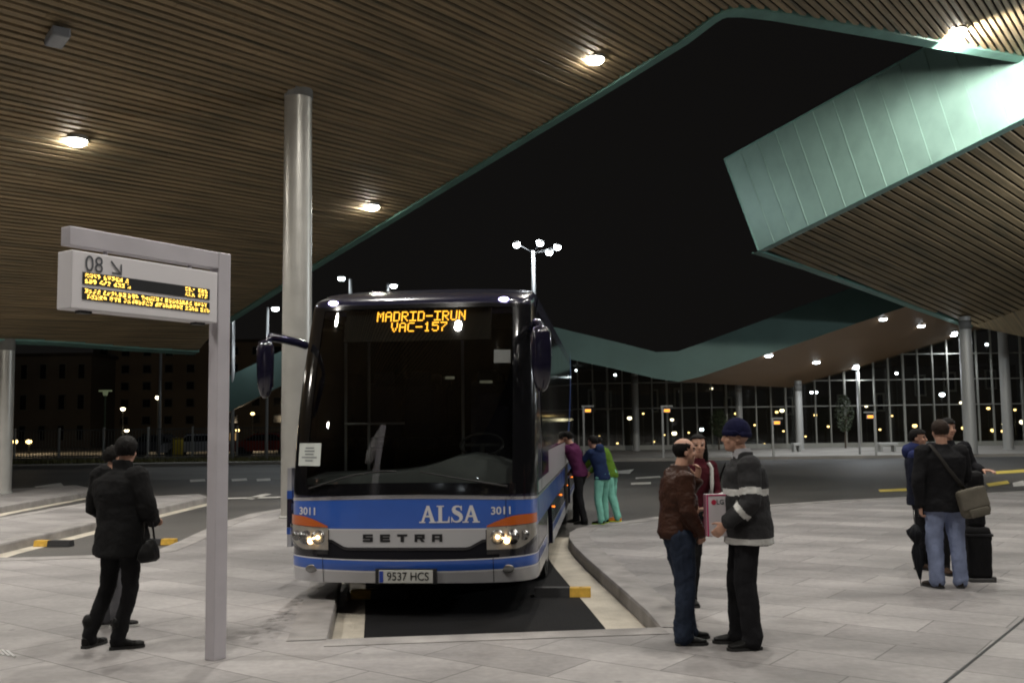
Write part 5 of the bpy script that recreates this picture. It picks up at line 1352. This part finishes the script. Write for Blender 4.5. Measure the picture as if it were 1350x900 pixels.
for i in range(0, nb, 2):
    for z0, z1 in ((tr[0], tr[2]), (tr[2], gh(GX0+i*dxg+0.1)-0.05)):
        bm = bmesh.new(); x0, x1 = GX0+i*dxg+0.02, GX0+min(nb, i+2)*dxg-0.02; box(bm, ((x0+x1)/2, YG+0.05, (z0+z1)/2), (x1-x0, 0.02, z1-z0-0.06)); gobj('pane', bm, M_GL)
for i in range(nb):
    if i % 2: continue
    xa, xb = GX0+i*dxg, GX0+(i+2)*dxg
bm = bmesh.new(); xs_ = (1000-675)*YG/F; xm_ = (1075-675)*YG/F
for xa, xb, h in ((GX0-0.3, xs_, 6.1), (xs_, xm_, 7.3), (xm_, GX1, 8.7)): box(bm, ((xa+xb)/2, YG+6.3, h+0.12), (xb-xa, 13, 0.2))
gobj('roof', bm, mat('roof_dark', (0.02, 0.02, 0.02), 0.8))
M_DWALL = mat('dark_wall', (0.045, 0.038, 0.032), 0.85, var=0.3, vs=0.4)
bm = bmesh.new(); box(bm, ((GX0+GX1)/2, YG+12.5, 3), (GX1-GX0, 0.3, 6)); gobj('rear_wall', bm, M_DWALL)
# pale-framed windows in the rear wall
for k, (px, py, w, h) in enumerate(((780, 528, 10, 28), (802, 528, 9, 24), (863, 528, 10, 28), (893, 525, 9, 26), (1252, 503, 17, 24), (1213, 508, 15, 26), (1306, 500, 15, 24), (1040, 535, 12, 22), (1110, 533, 12, 24), (960, 535, 11, 22), (1160, 530, 12, 22))):
    c = AT(px, py, YG+12.2); s = (YG+12)/F; w *= s; h *= s; bm = bmesh.new(); e_ = 0.13
    for dx_, dz_, sx_, sz_ in ((0, h/2, w, e_), (0, -h/2, w, e_), (w/2-e_/2, 0, e_, h-e_), (-w/2+e_/2, 0, e_, h-e_)): box(bm, (c.x+dx_, c.y, c.z+dz_), (sx_, 0.12, sz_))
    f = gobj('window', bm, mat('window_frame', (0.26, 0.26, 0.24), 0.6))
    bm = bmesh.new(); box(bm, (c.x, c.y+0.03, c.z), (w-2*e_, 0.02, h-2*e_)); gobj('window_pane', bm, mat('dark_pane', (0.012, 0.012, 0.014), 0.1), f)

# small round lamps seen through and around the glass
def orb(px, py, Y, rpx, m, label, name='street_lamp', cat='lamp', pole=True, grp='small lit lamps in the far background'):
    c = AT(px, py, Y); r = rpx/F*Y
    t = thing(name, label, cat, (c.x, c.y, 0), 0, grp)
    bm = bmesh.new(); ball(bm, (0, 0, c.z), (r, r*0.8, r*0.75), 14); obj('lamp_head', bm, m, t, True)
    if pole:
        bm = bmesh.new(); cyl(bm, (0, 0.05, 0), (0, 0.05, c.z-r*0.6), 0.035, seg=8); obj('pole', bm, mat('pole_dark', (0.09, 0.09, 0.085), 0.6), t)
        bm = bmesh.new(); cyl(bm, (0, 0, c.z+r*0.6), (0, 0, c.z+r*0.85), r*0.9, r*0.3, seg=12); obj('cap', bm, M_DARK, t)
    return t
YB = YG+8.5
for px, py, r, m, l in ((830, 551, 3.0, M_WARMW, 'pale lamp behind the glass above the green jacket traveller'), (889, 571, 3.4, M_WARMW, 'yellowish lamp just above the bald head'), (886, 553, 2.4, M_WARMW, 'small lamp over the bald man, higher of two'),
        (925, 566, 2.6, M_LAMPC, 'bluish lamp left of the navy beanie'), (1031, 541, 3.0, M_WARMW, 'double lamp right of the beanie, higher one'), (1024, 543, 2.2, M_WARM, 'small orange lamp just left of the double lamp'),
        (1075, 547, 2.2, M_WARM, 'orange lamp right of the far round column'), (1142, 535, 2.3, M_WARMW, 'pale lamp above the orange bay sign at right centre'), (1206, 561, 3.3, M_WARM, 'warm lamp just left of the hooded traveller'),
        (1242, 520, 3.6, M_LAMPC, 'tall bluish lamp above the man with luggage'), (1268, 531, 3.2, M_WARMW, 'pale lamp left of the right column'), (1254, 561, 2.6, M_WARM, 'orange lamp beside the travellers faces'), (1270, 564, 2.8, M_WARM, 'warm lamp right of the luggage owner head'),
        (1303, 538, 2.4, M_WARM, 'small warm lamp between the two right columns'), (1324, 559, 3.2, M_WARMW, 'warm lamp left of the last column, higher'), (1309, 567, 3.1, M_WARM, 'warm lamp near right edge, lower pair left'), (1322, 568, 2.4, M_WARM, 'warm lamp near right edge, lower pair right'),
        (1348, 556, 4.0, M_WARMW, 'bright warm lamp cut by the right picture edge'), (1133, 576, 1.8, M_WARM, 'dim orange lamp low behind the glass'), (1033, 568, 1.5, M_WARM, 'very small orange lamp low by the far column'), (1051, 567, 1.6, M_WARM, 'tiny orange lamp on the far column edge'),
        (1301, 454, 2.2, M_LAMPC, 'white lamp high between the right columns'), (1182, 492, 2.2, M_LAMPC, 'white lamp mid height behind the mullions'), (1070, 517, 2.2, M_LAMPC, 'white lamp left of a pair beside the far column'), (1076, 517, 2.2, M_LAMPC, 'white lamp right of a pair beside the far column'),
        (811, 494, 1.9, M_LAMPC, 'small white lamp high left behind the glass'), (760, 488, 1.8, M_LAMPC, 'small white lamp close to the bus flank'), (938, 512, 2.0, M_WARMW, 'small lamp above the dark haired woman'),
        (908, 570, 1.4, M_WARM, 'tiny orange lamp between the two talking men'), (876, 573, 1.2, M_WARM, 'tiny orange lamp left of the bald head'), (970, 545, 2.0, M_WARM, 'orange lamp partly behind the beanie')):
    orb(px, py, YB, r, m, l)
for px, py, r, m, l in ((20, 582, 3.6, M_WARM, 'low warm lamp at far left, left one of a pair'), (38, 582, 3.8, M_WARM, 'low warm lamp at far left, right one of a pair'), (162, 539, 3.0, M_WARMW, 'warm white lamp above the dark coated couple, higher'),
        (167, 567, 3.0, M_WARMW, 'warm white lamp just above the dark hair of the couple'), (193, 579, 3.4, M_WARMW, 'warm lamp at the right ear of the dark coated person'), (241, 581, 4.0, M_WARMW, 'bright warm lamp left of the sign post'),
        (208, 524, 3.2, M_WARMW, 'warm lamp beside the thin grey pole left of sign'), (333, 545, 2.6, M_WARM, 'warm lamp right of the sign post'), (313, 567, 2.6, M_WARM, 'small warm lamp low right of the sign post'), (316, 587, 1.3, M_WARM, 'tiny orange lamp close to the ground near the fence')):
    orb(px, py, 74, r, m, l, grp='small lit lamps beyond the left fence')

for px_, py_ in ((150, 545), (330, 560), (40, 560)):
    p = AT(px_, py_, 76); light('street_light', 'POINT', p, 190, (1.0, 0.78, 0.5), 0.3)
for px, py, r, l in ((848, 545, 1.6, 'small lamp between the far column and the bald head'), (862, 582, 1.5, 'low orange lamp left of the bald head'), (995, 560, 1.6, 'small lamp right beside the beanie'), (1008, 585, 1.4, 'low orange lamp right of the beanie'),
        (1062, 575, 1.4, 'low lamp right of the far round column'), (1092, 562, 1.8, 'warm lamp left of the slender dark tree'), (1160, 566, 1.7, 'warm lamp right of the orange bay sign'), (1176, 548, 1.5, 'small warm lamp above the pale bench'),
        (1290, 583, 1.6, 'low warm lamp left of the right edge columns'), (1338, 540, 1.9, 'warm lamp high at the right edge column'), (790, 575, 1.4, 'low orange lamp above the navy jacket child'), (814, 584, 1.5, 'low warm lamp right of the green jacket')):
    orb(px, py, YB, r, M_WARM, l)
# tall lighting masts
M_POLE = mat('mast_grey', (0.42, 0.42, 0.42), 0.45, metal=0.3)
def mast(px, ytop, Y, heads, label, w=0.09, power=300, hs=0.24):
    b = AT(px, ytop, Y); t = thing('light_mast', label, 'street lamp', (b.x, Y, 0), 0, 'tall lighting masts of the bus apron')
    bm = bmesh.new(); ring_tube(bm, [(Vector((0, 0, RZ)), w, w), (Vector((0, 0, b.z)), w*0.75, w*0.75)], 14); obj('pole', bm, M_POLE, t, True)
    for hx, hy in heads:
        p = AT(hx, hy, Y-0.3); dx_, dz_ = p.x-b.x, p.z
        bm = bmesh.new(); cyl(bm, (0, 0, b.z-0.1), (dx_, -0.3, dz_+0.06), 0.022, seg=8); obj('arm', bm, M_DARK, t)
        bm = bmesh.new(); ball(bm, (dx_, -0.3, dz_+0.09), (hs*1.25, hs*1.1, 0.07), 14); h = obj('lamp_head', bm, M_COLF, t, True)
        bm = bmesh.new(); ball(bm, (dx_, -0.3, dz_), (hs, hs*0.85, 0.13), 16); obj('lens', bm, glow('mast_glow', (0.88, 0.96, 1.0), 30.0), h, True)
    if power in (401, 2201): light('mast_light', 'POINT', (b.x, Y-0.3, b.z+0.75), power, (0.88, 0.95, 1.0), 0.3)
    elif power: light('mast_light', 'SPOT', (b.x, Y-1.3, b.z-0.3), power, (0.88, 0.95, 1.0), 0.25, R(150), 0.6, (b.x, Y-3.0, 0))
mast(703, 331, 43, [(681, 323), (712, 321), (735, 326), (724, 333)], 'tall mast with four bright lamp heads right above the bus roof', 0.115, 401, 0.15)
mast(1670, 300, 31, [(1640, 296), (1700, 300)], 'added unseen mast beyond the right edge, brightening the angular canopy soffit', 0.11, 2201, 0.2)  # added out of view to brighten the right canopy soffit
mast(462, 368, 56, [(450, 367)], 'mast with one lamp head left of its pole above the bus roof, left one', 0.13, 700, 0.2)
mast(511, 373, 56, [(519, 377)], 'mast with one lamp head right of its pole above the bus roof', 0.10, 700, 0.2)
mast(353, 405, 54, [(363, 407)], 'thin mast between the sign post and the thick column, lamp head at its top right', 0.09, 90, 0.2)
mast(308, 420, 54, [(298, 404)], 'thin mast just right of the sign post with lamp head touching it', 0.11, 90, 0.2)
mast(212, 459, 60, [(207, 524)][:0], 'thin unlit grey mast left of the sign post', 0.11, 0)
mast(1129, 487, 52, [(1129, 483)], 'slim lit mast standing before the glass front at right centre', 0.06, 260, 0.12)
mast(1265, 443, 52, [(1257, 441)][:0] or [(1259, 439)], 'slim lit mast just left of the right round column', 0.07, 280, 0.12)
# lamps behind the photographer, mirrored in the windscreen
for x, y, z, m, l in ((-3, -16, 4.2, M_LAMPC, 'cool lamp behind the viewpoint, nearest'), (2.5, -22, 3.2, M_WARMW, 'warm lamp behind the viewpoint, low'), (-8, -26, 6.5, M_LAMPC, 'cool lamp behind the viewpoint, left and high'), (5, -30, 5.0, M_WARMW, 'warm lamp behind the viewpoint, right'),
        (-1, -34, 3.4, M_WARM, 'orange lamp behind the viewpoint, centre'), (-12, -30, 4.0, M_WARM, 'orange lamp behind the viewpoint, far left'), (0.5, -20, 7.5, M_LAMPC, 'cool lamp behind the viewpoint, high')):
    t = thing('street_lamp', l, 'lamp', (x, y, 0), 0, 'lamps reflected in the windscreen')
    bm = bmesh.new(); ball(bm, (0, 0, z), (0.16, 0.16, 0.12), 14); obj('lamp_head', bm, m, t, True)
    bm = bmesh.new(); cyl(bm, (0, 0.03, 0), (0, 0.03, z-0.1), 0.04, seg=8); obj('pole', bm, M_POLE, t)
# unlit greenish lamp; faint glow in its head material stands in for light
b = AT(139, 515, 62); t = thing('street_lamp', 'unlit greenish lamp standing left of the thin masts, with flat double head', 'street lamp', (b.x, 62, 0))
bm = bmesh.new(); cyl(bm, (0, 0, RZ), (0, 0, b.z), 0.07, seg=8); obj('pole', bm, mat('lamp_green', (0.16, 0.20, 0.13), 0.6), t)
bm = bmesh.new(); box(bm, (-0.22, 0, b.z), (0.36, 0.2, 0.1), bev=0.03); box(bm, (0.22, 0, b.z), (0.36, 0.2, 0.1), bev=0.03); cyl(bm, (0, 0, b.z-0.3), (0, 0, b.z+0.05), 0.12, 0.2, seg=10); obj('lamp_head', bm, mat('lamp_green_glow', (0.35, 0.42, 0.26), 0.6, emit=(0.6, 0.7, 0.4), es=0.12), t)

# other bays' small departure posts with orange light
for k, (px, py, l) in enumerate(((775, 541, 'beside the bus flank'), (879, 541, 'left of the bald head'), (1024, 557, 'right of the navy beanie'), (1147, 549, 'at right centre before the glass'))):
    Y = 50.2; c = AT(px, py, Y); t = thing('bay_post', 'thin far post with small orange display ' + l, 'sign', (c.x, Y, 0), 0, 'distant bay posts with orange displays')
    sx = -0.14 if k < 3 else 0.14
    bm = bmesh.new(); box(bm, (sx*1.6, 0, (c.z+0.2)/2), (0.09, 0.08, c.z+0.2)); box(bm, (0.0, 0, c.z+0.22), (0.62, 0.08, 0.07)); obj('post', bm, M_COLF, t)
    bm = bmesh.new(); box(bm, (0, 0, c.z), (0.36, 0.1, 0.2), bev=0.02); pn = obj('display_panel', bm, M_SIGN, t)
    bm = bmesh.new(); box(bm, (0, -0.055, c.z), (0.28, 0.012, 0.13)); obj('led_text', bm, M_ORANGE, pn)
# benches / planters on the far pavement
for px, w, l in ((1183, 26, 'long pale bench on the far pavement left of the travellers'), (1060, 10, 'short pale block seat beside the far column')):
    b = G(px, 596); ww = w/F*b.y
    t = thing('bench', l, 'bench', (b.x, b.y+1.5, 0))
    bm = bmesh.new(); box(bm, (0, 0, 0.43), (ww, 0.6, 0.14), bev=0.02); obj('seat', bm, mat('bench_pale', (0.5, 0.5, 0.48), 0.6), t)
    bm = bmesh.new(); box(bm, (-ww*.35, 0, 0.18), (0.12, 0.5, 0.36)); box(bm, (ww*.35, 0, 0.18), (0.12, 0.5, 0.36)); obj('legs', bm, M_COLF, t)
# slender plants/trees between glass and apron (barely lit)
def small_tree(px, Y, h, label, seed):
    rnd = random.Random(seed); b = AT(px, 595, Y); t = thing('young_tree', label, 'tree', (b.x, Y, 0), 0, 'young trees by the glass front')
    bm = bmesh.new(); cyl(bm, (0, 0, 0), (0.05, 0, h*0.6), 0.06, 0.03, seg=7)
    for k in range(7):
        a = rnd.uniform(0, 6.3); z = h*rnd.uniform(0.35, 0.6); cyl(bm, (0.03, 0, z), (math.cos(a)*0.4, math.sin(a)*0.4, z+h*0.25), 0.02, 0.008, seg=5)
    obj('trunk', bm, mat('bark', (0.09, 0.07, 0.05), 0.9), t)
    bm = bmesh.new()
    for k in range(700):
        z = rnd.uniform(0.32, 1.0); rr = 0.62*math.sin(PI*min(1, (z-0.25)/0.8))**0.7*rnd.random()**0.5; a = rnd.uniform(0, 6.3)
        c = Vector((rr*math.cos(a), rr*math.sin(a), h*z)); s = rnd.uniform(0.05, 0.1)
        u = Vector([rnd.gauss(0, 1) for _ in range(3)]).normalized()*s; v = u.orthogonal().normalized()*s*0.6
        bm.faces.new([bm.verts.new(c+q) for q in (u, v, -u, -v)])
    obj('crown', bm, mat('leaf_green', (0.035, 0.05, 0.018), 0.7, var=0.4, vs=3), t)
small_tree(1115, 64, 3.4, 'slender dark tree behind the glass right of the beanie man', 1)
small_tree(948, 64, 2.6, 'small dark shrub tree left of the navy beanie', 2)

# left: boundary fence, planting strip, dark block of flats
YFn = 56.0
x0, x1 = AT(-40, 600, YFn).x, AT(430, 600, YFn).x
t = thing('boundary_fence', 'long pale vertical-bar fence across the left background', 'fence', (0, YFn, 0)); inv2 = Matrix.Translation((0, -YFn, 0))
bm = bmesh.new(); x = x0
while x < x1:
    box(bm, (x, YFn, 0.95), (0.03, 0.03, 1.7)); x += 0.17
o = obj('bars', bm, mat('fence_pale', (0.11, 0.115, 0.11), 0.6, metal=0.2), t); o.data.transform(inv2)
bm = bmesh.new(); box(bm, ((x0+x1)/2, YFn+0.002, 1.78), (x1-x0, 0.05, 0.06)); box(bm, ((x0+x1)/2, YFn+0.002, 0.3), (x1-x0, 0.05, 0.06)); o = obj('rails', bm, MATS['fence_pale'], t); o.data.transform(inv2)
for k in range(9):
    bm = bmesh.new(); box(bm, (x0+(x1-x0)*k/8, YFn, 0.95), (0.10, 0.10, 1.9)); o = obj('fence_post', bm, M_COLF, t); o.data.transform(inv2)
bm = bmesh.new(); box(bm, ((x0+x1)/2, YFn-0.6, 0.12), (x1-x0, 0.25, 0.24)); tag(obj('low_wall', bm, mat('wall_pale', (0.22, 0.21, 0.19), 0.8, var=0.2, vs=2)), 'low pale kerb wall under the left fence', 'wall')
bm = bmesh.new(); rnd = random.Random(5)
for k in range(5200):
    c = Vector((rnd.uniform(x0, x1), rnd.uniform(YFn-3.2, YFn-0.8), 0)); h = rnd.uniform(0.05, 0.28); w = Vector((rnd.uniform(-.03, .03), rnd.uniform(-.03, .03), 0))+Vector((0.02, 0, 0))
    bm.faces.new([bm.verts.new(c-w), bm.verts.new(c+w), bm.verts.new(c+Vector((rnd.uniform(-.06, .06), rnd.uniform(-.06, .06), h)))])
tag(obj('ground_cover', bm, mat('dry_grass', (0.16, 0.15, 0.06), 0.9, var=0.3, vs=1)), 'olive strip of low planting in front of the left fence', 'planting', kind='stuff')
# yellow container + pale parked shapes beyond the fence
c = AT(235, 583, 60); t = thing('yellow_container', 'small yellow street container beyond the left fence', 'container', (c.x, 60, 0))
bm = bmesh.new(); box(bm, (0, 0, 0.575), (0.55, 0.5, 1.15), bev=0.06); obj('body', bm, mat('container_yellow', (0.45, 0.33, 0.03), 0.6), t)
bm = bmesh.new(); box(bm, (0, 0, 1.19), (0.6, 0.55, 0.08), bev=0.04); obj('lid', bm, mat('container_lid', (0.3, 0.22, 0.04), 0.5), t)
def car(px, Y, rz, m, label):
    c = AT(px, 590, Y); t = thing('parked_car', label, 'car', (c.x, Y, 0.0), rz, 'cars parked beyond the left fence')
    bm = bmesh.new(); prof = [(-2.1, .35), (-2.12, .75), (-1.9, .9), (-1.2, .98), (-.55, 1.42), (.75, 1.45), (1.5, 1.0), (2.05, .92), (2.1, .4)]
    a = [bm.verts.new((x, -.82 if z < 1.05 else -.65, z)) for x, z in prof]; b = [bm.verts.new((x, .82 if z < 1.05 else .65, z)) for x, z in prof]
    bm.faces.new(a); bm.faces.new(b[::-1])
    for i in range(len(prof)): j = (i+1) % len(prof); bm.faces.new((a[i], a[j], b[j], b[i]))
    shade_auto(obj('body', bm, m, t), 50)
    for x in (-1.3, 1.3):
        for y in (-.78, .78):
            bm = bmesh.new(); cyl(bm, (x, y-.1, .32), (x, y+.1, .32), .32, seg=18); obj('wheel', bm, M_DARK, t)
    bm = bmesh.new()
    bm.faces.new([bm.verts.new(p) for p in ((-1.1, -.835, 1.0), (1.35, -.835, 1.0), (.75, -.70, 1.36), (-.5, -.70, 1.36))]); obj('side_window', bm, MATS['dark_pane'], t)
car(262, 61, 0.1, mat('car_silver', (0.4, 0.4, 0.42), 0.35, metal=0.5), 'silver car beyond the fence left of the sign post')
car(350, 61, 0.0, mat('car_red', (0.25, 0.03, 0.02), 0.35), 'dark red car beyond the fence right of the sign post')
car(205, 62, -0.1, mat('car_dark', (0.05, 0.05, 0.06), 0.35), 'dark car beyond the fence near the black coated person')
def block(px0, px1, pytop, Y, m, label, wins, cols=8, rowsn=4):
    a, b = AT(px0, 590, Y), AT(px1, 590, Y); top = AT((px0+px1)/2, pytop, Y).z; t = thing('apartment_block', label, 'building', ((a.x+b.x)/2, Y, 0), 0, 'dark buildings in the left background'); W_ = b.x-a.x
    bm = bmesh.new(); box(bm, (0, 5, top/2), (W_, 10, top)); obj('wall', bm, m, t)
    bm = bmesh.new(); box(bm, (0, 5, top+0.15), (W_+0.6, 10.6, 0.3)); obj('roof', bm, M_DWALL, t)
    for r_ in range(rowsn):
        for c_ in range(cols):
            x = -W_/2+W_*(c_+.5)/cols; z = top*(r_+.5)/rowsn
            bm = bmesh.new(); w_, h_ = W_/cols*0.42, top/rowsn*0.5
            for dx_, dz_, sx_, sz_ in ((0, h_/2, w_, .12), (0, -h_/2, w_, .12), (w_/2-.05, 0, .1, h_-.12), (-w_/2+.05, 0, .1, h_-.12)): box(bm, (x+dx_, -.05, z+dz_), (sx_, .1, sz_))
            f = obj('window', bm, mat('frame_dim', (0.12, 0.115, 0.10), 0.7), t)
            lit = (r_, c_) in wins
            bm = bmesh.new(); box(bm, (x, -.02, z), (w_-.2, .03, h_-.12)); obj('pane', bm, glow('lit_window', (1.0, 0.62, 0.25), 0.35) if lit else MATS['dark_pane'], f)
block(-60, 118, 470, 98, mat('block_dark', (0.13, 0.115, 0.10), 0.9, var=0.2, vs=0.2), 'long low dark building at the far left', {(0, 2)}, 7, 3)
block(120, 380, 452, 104, mat('block_brown', (0.17, 0.14, 0.11), 0.9, var=0.2, vs=0.2), 'taller brownish dark building behind the sign post', {(2, 5), (0, 6)}, 9, 6)

# ================================================================== WORLD / CAMERA / RENDER
w = bpy.data.worlds.new('World'); sc.world = w; w.use_nodes = True; nt = w.node_tree
bg = nt.nodes['Background']; sky = nt.nodes.new('ShaderNodeTexSky'); sky.sky_type = 'NISHITA'; sky.sun_disc = False
sky.sun_elevation = R(12); sky.sun_rotation = R(160); sky.air_density = 1.0; sky.dust_density = 2.0
hs = nt.nodes.new('ShaderNodeHueSaturation'); hs.inputs['Saturation'].default_value = 0.12; hs.inputs['Value'].default_value = 1.0
nt.links.new(sky.outputs[0], hs.inputs['Color'])
# urban sky glow: even and neutral, with a faint warm cast
mx = nt.nodes.new('ShaderNodeMix'); mx.data_type = 'RGBA'; mx.inputs[0].default_value = 0.85; mx.inputs[7].default_value = (3.1, 2.8, 2.6, 1)
nt.links.new(hs.outputs[0], mx.inputs[6]); nt.links.new(mx.outputs[2], bg.inputs['Color']); bg.inputs['Strength'].default_value = 0.0016

cam = bpy.data.cameras.new('camera'); co = bpy.data.objects.new('camera', cam); C.objects.link(co); sc.camera = co
cam.sensor_width = 36; cam.lens = 36*F/1350; cam.clip_end = 1500
bk = -fw
co.matrix_world = Matrix(((rt.x, up.x, bk.x, 0), (rt.y, up.y, bk.y, 0), (rt.z, up.z, bk.z, EYE), (0, 0, 0, 1)))
sc.view_settings.view_transform = 'Standard'; sc.view_settings.look = 'None'; sc.view_settings.exposure = 0.0; sc.view_settings.gamma = 1
sc.render.engine = 'CYCLES'; sc.cycles.use_denoising = True
try: sc.cycles.denoiser = 'OPENIMAGEDENOISE'
except Exception: pass
sc.cycles.max_bounces = 6; sc.cycles.diffuse_bounces = 4; sc.cycles.glossy_bounces = 3; sc.cycles.transparent_max_bounces = 12
sc.cycles.caustics_reflective = False; sc.cycles.caustics_refractive = False; sc.cycles.sample_clamp_indirect = 4.0
sc.cycles.filter_width = 1.9
